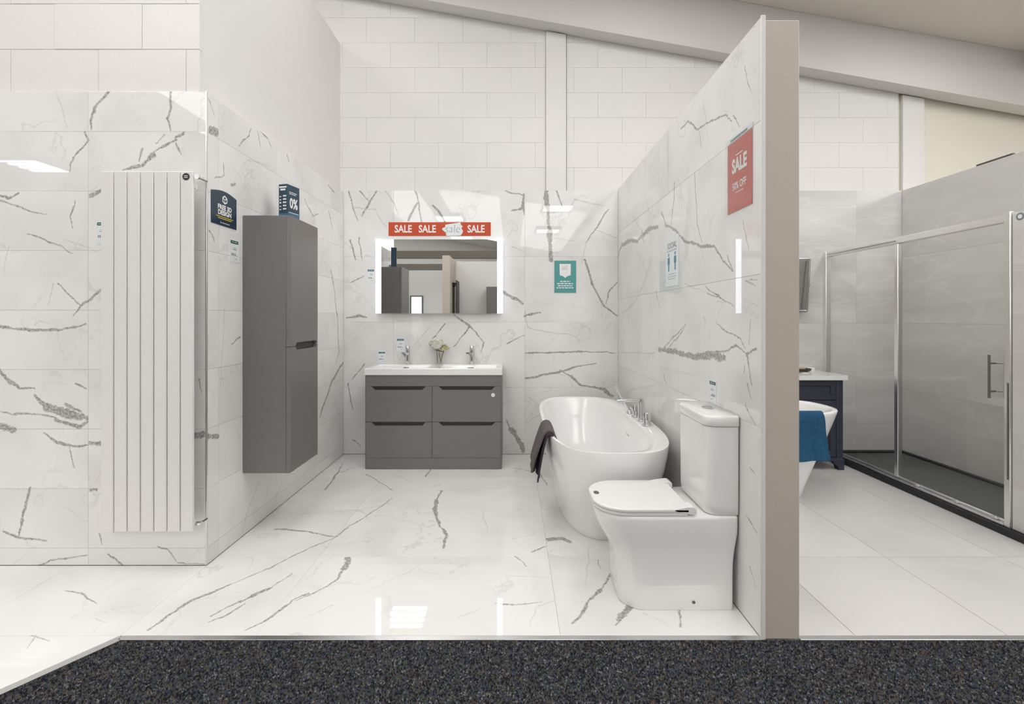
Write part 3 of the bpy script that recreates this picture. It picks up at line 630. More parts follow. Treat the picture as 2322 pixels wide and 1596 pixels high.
# ---- carpet
b = B(); b.prism([(-1.525, 1.792), (7.99, 1.792), (7.99, -13.99), (-7.49, -13.99), (-7.49, -6.84), (-3.0, -0.31)], lambda u, v, n: (u, v, n), -0.0101, -0.0030)
carpet = b.obj('carpet', 'carpet'); tag(carpet, 'flecked blue-grey carpet laid in front of the tiled display floors', 'carpet')
def carpet_pile():
    rnd = random.Random(3); vs = []; fs = []
    y = 1.795
    while y > 1.30:
        x = -1.95
        while x < 2.15:
            px, py = x + rnd.uniform(-0.0016, 0.0016), y + rnd.uniform(-0.0016, 0.0016)
            if px > -1.525 - 0.687 * (1.800 - py) + 0.012:
                r = 0.0023 + rnd.random() * 0.0008; h = 0.0005 + rnd.random() * 0.0035; a = rnd.uniform(0, 2.1); k = len(vs)
                for i in range(3): vs.append((px + r * math.cos(a + i * 2.0944), py + r * math.sin(a + i * 2.0944), -0.0035))
                vs.append((px + rnd.uniform(-0.001, 0.001), py + rnd.uniform(-0.001, 0.001), h))
                fs += [(k, k + 1, k + 3), (k + 1, k + 2, k + 3), (k + 2, k, k + 3)]
            x += 0.0042
        y -= 0.0042
    me = bpy.data.meshes.new('carpet_pile'); me.from_pydata(vs, [], fs); me.materials.append(M['carpet'])
    o = bpy.data.objects.new('carpet_pile', me); COL.objects.link(o); o.parent = carpet; o['kind'] = 'stuff'
carpet_pile()

# ---- what stands behind the viewer (seen in the mirror)
b = B(); b.box(-1.29, -1.15, -1.20, -0.20, -0.002, 2.40, 0.003, 1); struct('wall_booth_side', b, 'beige_paint')
b = B(); b.box(-1.148, -0.05, -1.22, -1.10, -0.002, 2.40); struct('wall_booth_back', b, 'white_paint')
b = B(); b.box(-4.85, -4.35, -13.995, -13.95, 0.2, 2.25); win = struct('window_1', b, 'window_light')
b = B()
for x0, x1, z0, z1 in ((-4.91, -4.85, 0.14, 2.31), (-4.35, -4.29, 0.14, 2.31), (-4.85, -4.35, 2.25, 2.31), (-4.85, -4.35, 0.14, 0.2)): b.box(x0, x1, -13.995, -13.93, z0, z1)
b.obj('window_frame', 'lamp_frame', win)

# ------------------------------------------------------------------ ceiling lights
def ceiling_light(x, y):
    t = thing('ceiling_light', (x, y, LIGHT_Z), 'white square ceiling light of four glowing bars hung above the showroom', 'light', 'square ceiling lights above the showroom')
    b = B()
    for a in ((-0.30, -0.275, -0.30, 0.30), (0.275, 0.30, -0.30, 0.30), (-0.275, 0.275, -0.30, -0.28), (-0.275, 0.275, 0.28, 0.30)):
        b.box(x + a[0], x + a[1], y + a[2], y + a[3], LIGHT_Z, LIGHT_Z + 0.06)
    b.box(x - 0.30, x + 0.30, y - 0.30, y + 0.30, LIGHT_Z + 0.06, LIGHT_Z + 0.08)
    b.obj('housing', 'lamp_frame', t)
    for k in range(4):
        yy = y - 0.21 + 0.14 * k
        b = B(); b.box(x - 0.27, x + 0.27, yy - 0.034, yy + 0.034, LIGHT_Z + 0.012, LIGHT_Z + 0.030)
        b.obj('glowing_bar', 'lamp', t)
    for s in (-0.22, 0.22):
        b = B(); b.cyl((x + s, y, LIGHT_Z + 0.08), (x + s, y, roof_z(x + s) - 0.002), 0.003, 6); b.obj('hanging_wire', 'lamp_frame', t)
for x, y in LIGHTS: ceiling_light(x, y)

# ------------------------------------------------------------------ tall grey wall cabinet
def notched(u0, u1, v0, v1, a0, a1, d, sl, side):
    """panel outline with a slanted finger notch cut in its top or bottom edge"""
    if side == 'top': return [(u0, v0), (u1, v0), (u1, v1), (a1, v1), (a1 - sl, v1 - d), (a0 + sl, v1 - d), (a0, v1), (u0, v1)]
    return [(u0, v0), (a0, v0), (a0 + sl, v0 + d), (a1 - sl, v0 + d), (a1, v0), (u1, v0), (u1, v1), (u0, v1)]

CY0, CY1 = 2.646, 3.040
t = thing('tall_cabinet', (-1.54, 2.84, 0.36), 'tall narrow dark grey wall cabinet with two doors on the left marble wall', 'cabinet')
b = B(); b.box(-1.5395, -1.291, CY0, CY1, 0.36, 1.835, 0.004, 2); b.obj('body', 'grey_matt', t)
fx = FN['YZ+'](-1.290)
def vert_edge(ys):
    return lambda c, d: abs(d.z) > 0.99 and c.x > -1.272 and any(abs(c.y - y) < 0.002 for y in ys)
b = B(); b.prism(notched(CY0, CY1, 1.0835, 1.835, 2.715, 3.015, 0.020, 0.018, 'bottom'), fx, 0, 0.020, 0.017, 5, vert_edge((CY0, CY1)))
d1 = b.obj('door', 'grey_matt', t)
b = B(); b.prism(notched(CY0, CY1, 0.36, 1.0805, 2.715, 3.015, 0.020, 0.018, 'top'), fx, 0, 0.020, 0.017, 5, vert_edge((CY0, CY1)))
d2 = b.obj('door', 'grey_matt', t)
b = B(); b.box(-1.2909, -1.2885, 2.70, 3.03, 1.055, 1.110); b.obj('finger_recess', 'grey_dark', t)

# printed display block standing on the cabinet
def spin(b, c, a):
    R = Matrix.Rotation(a, 4, 'Z'); bmesh.ops.transform(b.bm, matrix=Matrix.Translation(c) @ R @ Matrix.Translation(-Vector(c)), verts=b.bm.verts[:]); return b
bc = (-1.395, 2.90, 1.8355)
t = thing('display_block', bc, 'small navy printed card block reading 0% standing on the tall grey cabinet', 'sign')
ang = math.radians(-13)
ca, sa = math.cos(ang), math.sin(ang)
hw, hd, hh = 0.031, 0.055, 0.235
def bl(x, y, z): return (bc[0] + x * ca - y * sa, bc[1] + x * sa + y * ca, bc[2] + z)
ff = lambda u, v, n: bl(u, -hd - n, v)          # face towards the viewer
fs_ = lambda u, v, n: bl(hw + n, u, v)          # face towards the room
b = B(); b.box(bc[0] - hw, bc[0] + hw, bc[1] - hd, bc[1] + hd, bc[2], bc[2] + hh, 0.001, 1); spin(b, bc, ang); b.obj('body', 'box_navy', t)
b = B(); rect(b, ff, -hw + 0.001, hw - 0.001, 0.001, 0.055, 0.0006); rect(b, fs_, -hd + 0.001, hd - 0.001, 0.001, 0.060, 0.0006); b.obj('blue_band', 'box_blue', t)
b = B()
rect(b, ff, -0.026, 0.026, 0.212, 0.222, 0.0012); rect(b, ff, -0.018, 0.018, 0.196, 0.207, 0.0012)
for k in range(5):
    z = 0.158 - k * 0.020; rect(b, ff, 0.000, 0.024, z, z + 0.009, 0.0012)
    rect(b, ff, -0.024, -0.012, z - 0.002, z + 0.008 if k == 2 else z + 0.004, 0.0012)
rect(b, ff, -0.014, 0.020, 0.020, 0.026, 0.0012); rect(b, ff, -0.018, 0.024, 0.038, 0.041, 0.0012)
rect(b, fs_, -0.04, 0.03, 0.188, 0.192, 0.0012); rect(b, fs_, -0.04, 0.02, 0.178, 0.182, 0.0012); rect(b, fs_, -0.045, 0.045, 0.062, 0.066, 0.0012)
b.obj('printed_lines', 'white_ink', t)
text_mesh('0%', 0.085, fs_, 0.0, 0.120, 0.0012, 'lettering', 'white_ink', t, bold=0.003, sx=0.72)

# ------------------------------------------------------------------ white vertical radiator
RX0, RX1, RY, RZ0, RZ1 = -2.006, -1.552, 2.255, 0.200, 1.964
t = thing('radiator', (-1.78, 2.30, RZ0), 'tall white vertical flat-panel radiator on the marble wall at left', 'radiator')
n = 7; pitch = (RX1 - RX0) / n
for k in range(n):
    b = B(); b.box(RX0 + k * pitch + 0.0022, RX0 + (k + 1) * pitch - 0.0022, RY, RY + 0.013, RZ0 + (0.006 if k else 0), RZ1, 0.004, 3); b.obj('panel', 'rad_white', t)
for z in (RZ0 + 0.035, RZ1 - 0.065):
    b = B(); b.cyl((RX0 + 0.01, RY + 0.028, z), (RX1 - 0.006, RY + 0.028, z), 0.0155, 16); b.obj('header_pipe', 'rad_white', t)
for z in (RZ0 + 0.25, RZ1 - 0.25):
    for x in (RX0 + 0.12, RX1 - 0.12):
        b = B(); b.box(x - 0.015, x + 0.015, RY + 0.013, 2.3348, z - 0.02, z + 0.02); b.obj('bracket', 'rad_white', t)
b = B(); b.lathe((0, 0, 0), [(0.0, 0.0), (0.011, 0.0), (0.013, 0.004), (0.013, 0.012), (0.0, 0.012)], 16)
bmesh.ops.transform(b.bm, matrix=Matrix.Translation((RX1 + 0.013, RY + 0.016, RZ1 - 0.026)) @ Matrix.Rotation(math.pi / 2, 4, 'X') @ Matrix.Translation((0, 0, 0)), verts=b.bm.verts[:])
b.cyl((RX1 + 0.013, RY + 0.013, RZ1 - 0.026), (RX1 + 0.013, 2.3348, RZ1 - 0.026), 0.006, 10); b.obj('air_valve', 'chrome', t)
b = B(); b.cyl((RX1 - 0.008, RY + 0.028, RZ0 + 0.035), (RX1 + 0.022, RY + 0.028, RZ0 + 0.035), 0.010, 14); b.cyl((RX1 + 0.013, RY + 0.018, RZ0 + 0.035), (RX1 + 0.013, 2.3348, RZ0 + 0.035), 0.006, 10); b.obj('drain_plug', 'chrome', t)
b = B(); b.cyl((-1.587, RY - 0.0012, 1.936), (-1.587, RY + 0.0002, 1.936), 0.0175, 28); bd = b.obj('badge', 'black', t); bd['label'] = 'round black sticker with pale bars'
b = B()
for dz, w in ((0.004, 0.009), (-0.004, 0.009)): rect(b, FN['XZ'](RY), -1.587 - w, -1.587 + w, 1.936 + dz - 0.0016, 1.936 + dz + 0.0016, 0.0018)
b.obj('badge_print', 'white_ink', bd)

# ------------------------------------------------------------------ price tags and posters
def price_tag(fn, loc, label, w, h, head, u, v, cut=1.0):
    t = thing('price_tag', loc, label, 'price tag', 'price tags stuck beside the goods')
    b = B(); sheet(b, fn, u - w / 2, u + w / 2, v - h / 2, v + h / 2, 0.0004, 0.0020); b.obj('card', 'white_card', t)
    b = B(); rect(b, fn, u - w * 0.44, u + w * 0.44, v + h * 0.33, v + h * 0.47, 0.0026); b.obj('header', head, t)
    b = B(); rect(b, fn, u - w * 0.30, u - w * 0.12, v + h * 0.38, v + h * 0.42, 0.0031); rect(b, fn, u - w * 0.05, u + w * 0.30, v + h * 0.38, v + h * 0.42, 0.0031); b.obj('header_print', 'pale_ink', t)
    b = B()
    rect(b, fn, u - w * 0.15, u + w * 0.25, v + h * 0.06, v + h * 0.09, 0.0026)
    rect(b, fn, u - w * 0.10, u + w * 0.18, v + h * 0.13, v + h * 0.15, 0.0026)
    for k, x in enumerate((-0.34, -0.16, 0.02)): rect(b, fn, u + w * x, u + w * (x + 0.10), v - h * 0.22, v - h * 0.10, 0.0026)
    rect(b, fn, u + w * 0.2, u + w * 0.36, v - h * 0.22, v - h * 0.19, 0.0026)
    rect(b, fn, u - w * 0.02, u + w * 0.30, v - h * 0.36, v - h * 0.34, 0.0026)
    b.obj('small_print', 'grey_ink', t)
    return t
price_tag(FN['XZ'](2.335), (-2.086, 2.335, 1.677), 'white price tag with teal header half hidden by the white radiator', 0.046, 0.112, 'tag_teal', -2.070, 1.677)
price_tag(FN['YZ+'](-1.54), (-1.54, 2.565, 1.61), 'white price tag with dark green header beside the tall grey cabinet', 0.080, 0.122, 'tag_green', 2.566, 1.618)
price_tag(FN['XZ'](4.234), (-1.286, 4.234, 1.632), 'white price tag on the marble just left of the lit mirror', 0.066, 0.122, 'tag_teal', -1.290, 1.632)
price_tag(FN['XZ'](4.234), (-1.02, 4.234, 1.0), 'white price tag on the marble behind the left basin tap', 0.072, 0.118, 'tag_teal', -1.020, 1.000)
price_tag(FN['XZ'](4.234), (-1.19, 4.234, 0.88), 'white price tag standing at the back left corner of the double basin', 0.068, 0.106, 'tag_teal', -1.190, 0.887)
price_tag(FN['YZ-'](0.97), (0.97, 2.23, 0.90), 'white price tag on the marble above the toilet cistern', 0.075, 0.105, 'tag_teal', 2.235, 0.892)

# curved-top navy poster on the left wall
fn = FN['YZ+'](-1.54)
t = thing('poster', (-1.54, 2.475, 1.82), 'navy FREE 3D DESIGN poster with curved top on the left marble wall', 'poster')
y0, y1, z0, z1 = 2.367, 2.583, 1.738, 1.905
top = [(y1 - (y1 - y0) * i / 10, z1 + 0.018 * math.sin(math.pi * i / 10)) for i in range(11)]
b = B(); b.prism([(y0, z0), (y1, z0)] + top, fn, 0.0005, 0.0035); b.obj('sheet', 'poster_navy', t)
ym = (y0 + y1) / 2
text_mesh('FREE 3D', 0.034, fn, ym + 0.002, 1.833, 0.0041, 'lettering', 'white_ink', t, bold=0.0014, sx=0.98)
text_mesh('DESIGN', 0.034, fn, ym + 0.002, 1.804, 0.0041, 'lettering', 'white_ink', t, bold=0.0014, sx=0.98)
b = B(); rect(b, fn, ym - 0.070, ym + 0.075, 1.781, 1.7855, 0.0041); rect(b, fn, ym - 0.055, ym + 0.060, 1.772, 1.7765, 0.0041); b.obj('yellow_print', 'yellow_ink', t)
b = B(); rect(b, fn, ym - 0.026, ym + 0.044, 1.750, 1.7545, 0.0041); rect(b, fn, ym - 0.036, ym - 0.030, 1.748, 1.757, 0.0041); b.obj('small_print', 'pale_ink', t)
# hexagonal cube emblem
b = B(); hc = (ym + 0.002, 1.878)
hexo = [(hc[0] + 0.024 * math.cos(math.pi / 2 + i * math.pi / 3), hc[1] + 0.024 * math.sin(math.pi / 2 + i * math.pi / 3)) for i in range(6)]
hexi = [(hc[0] + 0.0165 * math.cos(math.pi / 2 + i * math.pi / 3), hc[1] + 0.0165 * math.sin(math.pi / 2 + i * math.pi / 3)) for i in range(6)]
for i in range(6):
    j = (i + 1) % 6; b.faces([fn(*hexo[i], 0.0041), fn(*hexo[j], 0.0041), fn(*hexi[j], 0.0041), fn(*hexi[i], 0.0041)], [(0, 1, 2, 3)])
for i in (1, 3, 5):
    a = math.pi / 2 + i * math.pi / 3; d = Vector((math.cos(a), math.sin(a))); q = Vector((-d.y, d.x)) * 0.0022; c = Vector(hc)
    b.faces([fn(*(c - q), 0.0042), fn(*(c + d * 0.018 - q), 0.0042), fn(*(c + d * 0.018 + q), 0.0042), fn(*(c + q), 0.0042)], [(0, 1, 2, 3)])
b.obj('emblem', 'white_ink', t)

# red sale banner over the mirror, with its torn paper patch
fn = FN['XZ'](4.234)
t = thing('sale_banner', (-0.66, 4.234, 2.06), 'long orange-red banner reading SALE four times above the lit mirror', 'banner')
bx0, bx1, bz0, bz1 = -1.128, -0.194, 1.997, 2.121
b = B(); sheet(b, fn, bx0, bx1, bz0, bz1, 0.0005, 0.003); b.obj('sheet', 'sale_orange', t)
for x in (-0.994, -0.774, -0.328): text_mesh('SALE', 0.094, fn, x, 2.057, 0.0037, 'lettering', 'white_ink', t, bold=0.0022, sx=0.80)
pp = [(-0.640, 2.055), (-0.632, 2.070), (-0.612, 2.074), (-0.608, 2.098), (-0.560, 2.106), (-0.470, 2.120), (-0.468, 2.100), (-0.450, 2.084), (-0.462, 2.066), (-0.446, 2.040), (-0.456, 2.018), (-0.470, 1.999), (-0.600, 1.996), (-0.604, 2.022), (-0.622, 2.040)]
b = B(); b.prism(pp[::-1], fn, 0.0032, 0.0050); pt = b.obj('paper_patch', 'white_card', t); pt['label'] = 'white torn-edged patch with handwritten word'
text_mesh('sale', 0.105, fn, -0.545, 2.058, 0.0056, 'lettering', 'grey_ink', pt, bold=-0.0022, sx=0.90, shear=0.12)

# teal poster with white shield
t = thing('poster', (0.486, 4.234, 1.625), 'teal poster with a white shield on the back marble wall', 'poster')
px0, px1, pz0, pz1 = 0.387, 0.586, 1.477, 1.770
b = B(); sheet(b, fn, px0, px1, pz0, pz1, 0.0005, 0.0035); b.obj('sheet', 'poster_teal', t)
pm = 0.486
b = B(); b.prism([(pm - 0.05, 1.637), (pm - 0.020, 1.628), (pm, 1.612), (pm + 0.020, 1.628), (pm + 0.05, 1.637), (pm + 0.052, 1.740), (pm - 0.052, 1.740)], fn, 0.0035, 0.0042); sh = b.obj('shield', 'white_ink', t)
text_mesh('SAFE', 0.058, fn, pm - 0.004, 1.700, 0.0048, 'lettering', 'grey_ink', sh, bold=-0.0012, sx=0.44, shear=0.05)
b = B()
for z, a, c in ((1.580, -0.045, 0.045), (1.560, -0.075, 0.072), (1.541, -0.066, 0.066), (1.522, -0.078, 0.074)):
    x = pm + a
    while x < pm + c:
        w = random.uniform(0.012, 0.030); rect(b, fn, x, min(x + w, pm + c), z - 0.0045, z + 0.0045, 0.0042); x += w + 0.006
b.obj('small_print', 'white_ink', t)

# distancing notice on the dividing wall
fn = FN['YZ-'](0.97)
fr = lambda u, v, n: fn(-u, v, n)     # lettering on this wall reads towards the viewer
t = thing('notice', (0.97, 2.80, 1.59), 'white SOCIAL distancing notice with two blue figures on the dividing marble wall', 'sign')
ny0, ny1, nz0, nz1 = 2.690, 2.915, 1.440, 1.742
b = B(); sheet(b, fn, ny0, ny1, nz0, nz1, 0.0005, 0.0025); b.obj('sheet', 'white_card', t)
nm = (ny0 + ny1) / 2
text_mesh('SOCIAL', 0.052, fr, -nm, 1.686, 0.0032, 'lettering', 'grey_ink', t, bold=0.0, sx=0.92)
b = B(); rect(b, fn, nm - 0.085, nm + 0.085, 1.652, 1.660, 0.0032)
for z, w in ((1.512, 0.055), (1.496, 0.075), (1.482, 0.062)): rect(b, fn, nm - w, nm + w, z, z + 0.005, 0.0032)
b.obj('small_print', 'pale_ink', t)
for s in (-0.056, 0.056):
    b = B(); c = nm + s
    b.prism([(c + 0.009 * math.cos(i * math.pi / 6), 1.634 + 0.011 * math.sin(i * math.pi / 6)) for i in range(12)], fn, 0.0025, 0.0032)
    b.prism([(c - 0.009, 1.535), (c + 0.009, 1.535), (c + 0.010, 1.575), (c + 0.020, 1.580), (c + 0.018, 1.618), (c - 0.018, 1.618), (c - 0.020, 1.580), (c - 0.010, 1.575)], fn, 0.0025, 0.0032)
    b.obj('figure', 'figure_blue', t)

# red sale poster in a clear holder on the dividing wall
t = thing('sale_poster', (0.97, 1.97, 1.86), 'red SALE 50% OFF poster in a clear holder on the dividing wall', 'poster')
sy0, sy1, sz0, sz1 = 1.866, 2.078, 1.710, 2.014
b = B(); sheet(b, fn, sy0, sy1, sz0, sz1, 0.0010, 0.0022); b.obj('sheet', 'sale_red', t)
b = B(); sheet(b, fn, sy0 - 0.010, sy1 + 0.010, sz0 - 0.008, sz1 + 0.024, 0.0045, 0.0070); b.obj('clear_holder', 'acrylic_clear', t)
b = B(); sheet(b, fn, sy0 - 0.006, sy1 + 0.006, sz1 + 0.004, sz1 + 0.022, 0.0005, 0.0030); hd_ = b.obj('holder_rail', 'white_card', t)
b = B(); rect(b, fn, sy0 + 0.035, sy1 - 0.030, sz1 + 0.008, sz1 + 0.017, 0.0036); b.obj('rail_reflection', 'grey_ink', hd_)  # dark bar painted in for a reflection in the holder top
sm = (sy0 + sy1) / 2
text_mesh('SALE', 0.082, fr, -sm, 1.905, 0.0028, 'lettering', 'white_ink', t, bold=0.0034, sx=0.74)
text_mesh('50% OFF', 0.044, fr, -sm, 1.818, 0.0028, 'lettering', 'white_ink', t, bold=0.0009, sx=0.74)
b = B(); rect(b, fn, sm - 0.035, sm + 0.030, 1.789, 1.792, 0.0028); rect(b, fn, sm - 0.03, sm + 0.03, 1.949, 1.953, 0.0028); b.obj('small_print', 'white_ink', t)

# ------------------------------------------------------------------ lit mirror
mx0, mx1, mz0, mz1, my = -1.233, -0.084, 1.288, 1.957, 4.186
t = thing('lit_mirror', (-0.66, 4.234, mz0), 'wide wall mirror with a glowing light strip down each side', 'mirror')
b = B(); b.box(mx0 + 0.006, mx1 - 0.006, my + 0.005, 4.2336, mz0 + 0.004, mz1 - 0.004); b.obj('housing', 'satin', t)
b = B(); b.box(mx0 + 0.050, mx1 - 0.050, my, my + 0.005, mz0, mz1); b.obj('mirror_glass', 'mirror', t)
for x0, x1 in ((mx0, mx0 + 0.050), (mx1 - 0.050, mx1)):
    b = B(); b.box(x0, x1, my, my + 0.006, mz0, mz1 + 0.004, 0.002, 1); b.obj('light_strip', 'led', t)

# ------------------------------------------------------------------ grey double vanity unit
vx0, vx1, vy = -1.2135, -0.0845, 3.815
t = thing('vanity_unit', ((vx0 + vx1) / 2, 4.02, 0), 'grey floor-standing four-drawer vanity unit under the lit mirror', 'cabinet')
rnd_front = lambda c, d: abs(d.z) > 0.99 and c.y < vy + 0.03
b = B(); b.box(vx0, vx1, vy + 0.021, 4.2336, 0.002, 0.700, 0.002, 1); b.obj('body', 'grey_matt', t)
fn = lambda u, v, n: (u, vy + n, v)
def front(name, poly, xs, m='grey_matt'):
    b = B(); b.prism(poly, fn, 0, 0.0205, 0.016, 5, lambda c, d: abs(d.z) > 0.99 and c.y < vy + 0.002 and any(abs(c.x - x) < 0.002 for x in xs)); return b.obj(name, m, t)
xm = (vx0 + vx1) / 2 - 0.009
front('top_rail', [(vx0, 0.6845), (vx1, 0.6845), (vx1, 0.7765), (vx0, 0.7765)], (vx0, vx1))
front('plinth', [(vx0, 0.002), (vx1, 0.002), (vx1, 0.0935), (vx0, 0.0935)], (vx0, vx1))
for (xa, xb, na, nb, ed) in ((vx0, xm - 0.0015, vx0 + 0.055, xm - 0.055, (vx0,)), (xm + 0.0015, vx1, xm + 0.055, vx1 - 0.055, (vx1,))):
    for za, zb in ((0.3915, 0.6825), (0.0955, 0.3880)):
        dr = front('drawer', notched(xa, xb, za, zb, na, nb, 0.029, 0.028, 'top'), ed)
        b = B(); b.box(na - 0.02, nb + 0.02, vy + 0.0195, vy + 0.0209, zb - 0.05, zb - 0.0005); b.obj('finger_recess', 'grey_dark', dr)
b = B(); b.box(vx0 + 0.004, vx1 - 0.004, vy + 0.0205, vy + 0.04, 0.700, 0.7765); b.box(vx0 + 0.001, vx0 + 0.018, vy + 0.04, 4.2336, 0.700, 0.7765); b.box(vx1 - 0.018, vx1 - 0.001, vy + 0.04, 4.2336, 0.700, 0.7765); b.obj('side_rail', 'grey_matt', t)
b = B(); b.cyl((-0.156, vy - 0.0012, 0.612), (-0.156, vy + 0.0005, 0.612), 0.0165, 24); b.obj('sticker', 'white_card', t)['label'] = 'round white sticker'

# white double basin top
def double_basin():
    x0, x1, y0, y1, zt, zb = vx0 - 0.004, vx1 + 0.004, vy - 0.006, 4.2334, 0.832, 0.7772
    t = thing('double_basin', ((x0 + x1) / 2, 4.02, zb), 'white double basin top on the grey vanity unit', 'basin')
    bl_ = [(x0 + 0.05, xm - 0.055), (xm + 0.055, x1 - 0.05)]
    by0, by1 = y0 + 0.030, y1 - 0.115
    xs = [x0, bl_[0][0], bl_[0][1], bl_[1][0], bl_[1][1], x1]; ys = [y0, by0, by1, y1]
    b = B(); bm = b.bm
    tv = [[bm.verts.new((x, y, zt)) for y in ys] for x in xs]
    for i in range(5):
        for j in range(3):
            if j == 1 and i in (1, 3): continue
            bm.faces.new((tv[i][j], tv[i + 1][j], tv[i + 1][j + 1], tv[i][j + 1]))
    for i in (1, 3):
        rim = [tv[i][1], tv[i + 1][1], tv[i + 1][2], tv[i][2]]
        ins = 0.035; d = 0.092
        bot = [bm.verts.new(p) for p in ((xs[i] + ins, by0 + ins, zt - d), (xs[i + 1] - ins, by0 + ins, zt - d), (xs[i + 1] - ins, by1 - 0.02, zt - d), (xs[i] + ins, by1 - 0.02, zt - d))]
        for k in range(4): bm.faces.new((rim[k], rim[(k + 1) % 4], bot[(k + 1) % 4], bot[k]))
        bm.faces.new(bot)
    lo = [bm.verts.new(p) for p in ((x0, y0, zb), (x1, y0, zb), (x1, y1, zb), (x0, y1, zb))]
    fr_ = [tv[i][0] for i in range(6)]; bk = [tv[i][3] for i in range(6)]; lf = [tv[0][j] for j in range(4)]; rt = [tv[5][j] for j in range(4)]
    bm.faces.new(fr_ + [lo[1], lo[0]]); bm.faces.new(bk + [lo[2], lo[3]]); bm.faces.new(lf + [lo[3], lo[0]]); bm.faces.new(rt + [lo[2], lo[1]])
    bmesh.ops.recalc_face_normals(bm, faces=bm.faces[:])
    ed = [e for e in bm.edges if len(e.link_faces) == 2 and e.calc_face_angle(0) > 0.3 and max(v.co.z for v in e.verts) > zb + 0.001]
    r = bmesh.ops.bevel(bm, geom=ed, offset=0.007, segments=3, profile=0.5, affect='EDGES')
    for q in r['faces']: q.smooth = True
    b.obj('basin_slab', 'ceramic', t, sharp=1.2)
    for i in (1, 3):
        c = (xs[i] + xs[i + 1]) / 2
        b = B(); b.box(c - 0.027, c + 0.027, by1 - 0.0155, by1 - 0.006, zt - 0.036, zt - 0.022, 0.002, 2); ov = b.obj('overflow_ring', 'chrome', t)
        b = B(); b.box(c - 0.022, c + 0.022, by1 - 0.0165, by1 - 0.012, zt - 0.033, zt - 0.025); b.obj('overflow_slot', 'black', ov)
        b = B(); b.lathe((c, (by0 + by1) / 2, zt - 0.0915), [(0.0, 0.0), (0.03, 0.0), (0.03, 0.003), (0.022, 0.006), (0, 0.006)], 20); b.obj('waste', 'chrome', t)
    return t
double_basin()

def basin_tap(x, label):
    y, z = 4.165, 0.8325
    t = thing('basin_tap', (x, y, z), label, 'tap', 'basin taps on the double basin')
    b = B(); b.lathe((x, y, z), [(0, 0), (0.025, 0), (0.025, 0.005), (0.021, 0.007), (0.0205, 0.125), (0, 0.125)], 20); b.obj('body', 'chrome', t)
    b = B(); b.box(x - 0.016, x + 0.016, y - 0.125, y - 0.015, z + 0.085, z + 0.105, 0.004, 2); b.cyl((x, y - 0.112, z + 0.086), (x, y - 0.112, z + 0.074), 0.010, 14); b.obj('spout', 'chrome', t)
    b = B(); b.lathe((x, y, z + 0.127), [(0, 0), (0.021, 0), (0.021, 0.032), (0.018, 0.038), (0, 0.038)], 20); h = b.obj('lever', 'chrome', t)
    b = B(); b.box(x - 0.052, x - 0.018, y - 0.008, y + 0.008, z + 0.092, z + 0.103, 0.002, 1); b.obj('side_pin', 'gap', t)
    return t
basin_tap(-0.938, 'chrome mixer tap over the left basin beside a price tag')
basin_tap(-0.361, 'chrome mixer tap over the right basin')

# glass bud vase with white flowers
vc = (-0.655, 4.155, 0.8325)
t = thing('bud_vase', vc, 'small clear glass vase between the two basin taps', 'vase')
b = B(); b.lathe(vc, [(0.0, 0.0), (0.034, 0.0), (0.036, 0.004), (0.030, 0.05), (0.026, 0.085), (0.029, 0.098), (0.027, 0.098), (0.0235, 0.085), (0.027, 0.05), (0.032, 0.010), (0.0, 0.010)], 24); b.obj('glass', 'vase_glass', t)
t = thing('flower_bunch', (vc[0], vc[1], vc[2] + 0.011), 'white and pale green flowers in the small glass vase', 'flowers')
def bloom(c, R, m, name, npet, seed):
    rnd = random.Random(seed)
    bl0 = None
    b = B(); b.lathe((c[0], c[1], c[2] - R * 0.35), [(0, 0), (R * 0.3, R * 0.05), (R * 0.42, R * 0.4), (R * 0.22, R * 0.75), (0, R * 0.8)], 12); core = b.obj(name, m, t)
    for k in range(npet):
        ring = k % 3; az = k * 2.399; tilt = (0.25, 0.75, 1.25)[ring] + rnd.uniform(-0.1, 0.1); L_ = R * (0.8, 0.95, 1.0)[ring]
        rows_ = []
        for i in range(5):
            q = i / 4; r = L_ * q; w = R * 0.55 * math.sin(math.pi * min(0.95, 0.12 + q * 0.8)); curl = R * 0.25 * q * q
            row = []
            for s in (-1, -0.4, 0.4, 1):
                lx, ly, lz = r * math.sin(tilt) - curl * math.cos(tilt) * 0.6, w * s, r * math.cos(tilt) + curl * 0.4 + abs(s) * R * 0.10
                row.append((c[0] + lx * math.cos(az) - ly * math.sin(az), c[1] + lx * math.sin(az) + ly * math.cos(az), c[2] - R * 0.35 + lz))
            rows_.append(row)
        b = B(); v = [p for r_ in rows_ for p in r_]; f = [(i * 4 + j, i * 4 + j + 1, i * 4 + j + 5, i * 4 + j + 4) for i in range(4) for j in range(3)]
        b.faces(v, f, True); b.obj('petal', m, core)
bloom((vc[0] - 0.020, vc[1] - 0.01, 1.005), 0.098, 'petal', 'bloom', 21, 1)
bloom((vc[0] + 0.052, vc[1] - 0.005, 0.975), 0.055, 'petal_green', 'bloom', 15, 2)
for dx, dy, top_, in ((-0.012, 0.004, (vc[0] - 0.020, vc[1] - 0.008, 0.985)), (0.012, -0.006, (vc[0] + 0.046, vc[1] - 0.004, 0.972)), (0.016, 0.006, (vc[0] - 0.004, vc[1], 0.965))):
    b = B(); b.tube([(vc[0] + dx, vc[1] + dy, vc[2] + 0.013), ((vc[0] + dx + top_[0]) / 2, vc[1], 0.905), top_], 0.0035, 8); b.obj('stem', 'stem', t)
b = B(); b.tube([(vc[0] - 0.035, vc[1] - 0.006, 0.958), (vc[0] + 0.0, vc[1] - 0.008, 0.955), (vc[0] + 0.05, vc[1] - 0.008, 0.938)], [0.003, 0.006, 0.002], 8); b.obj('sepal', 'stem', t)

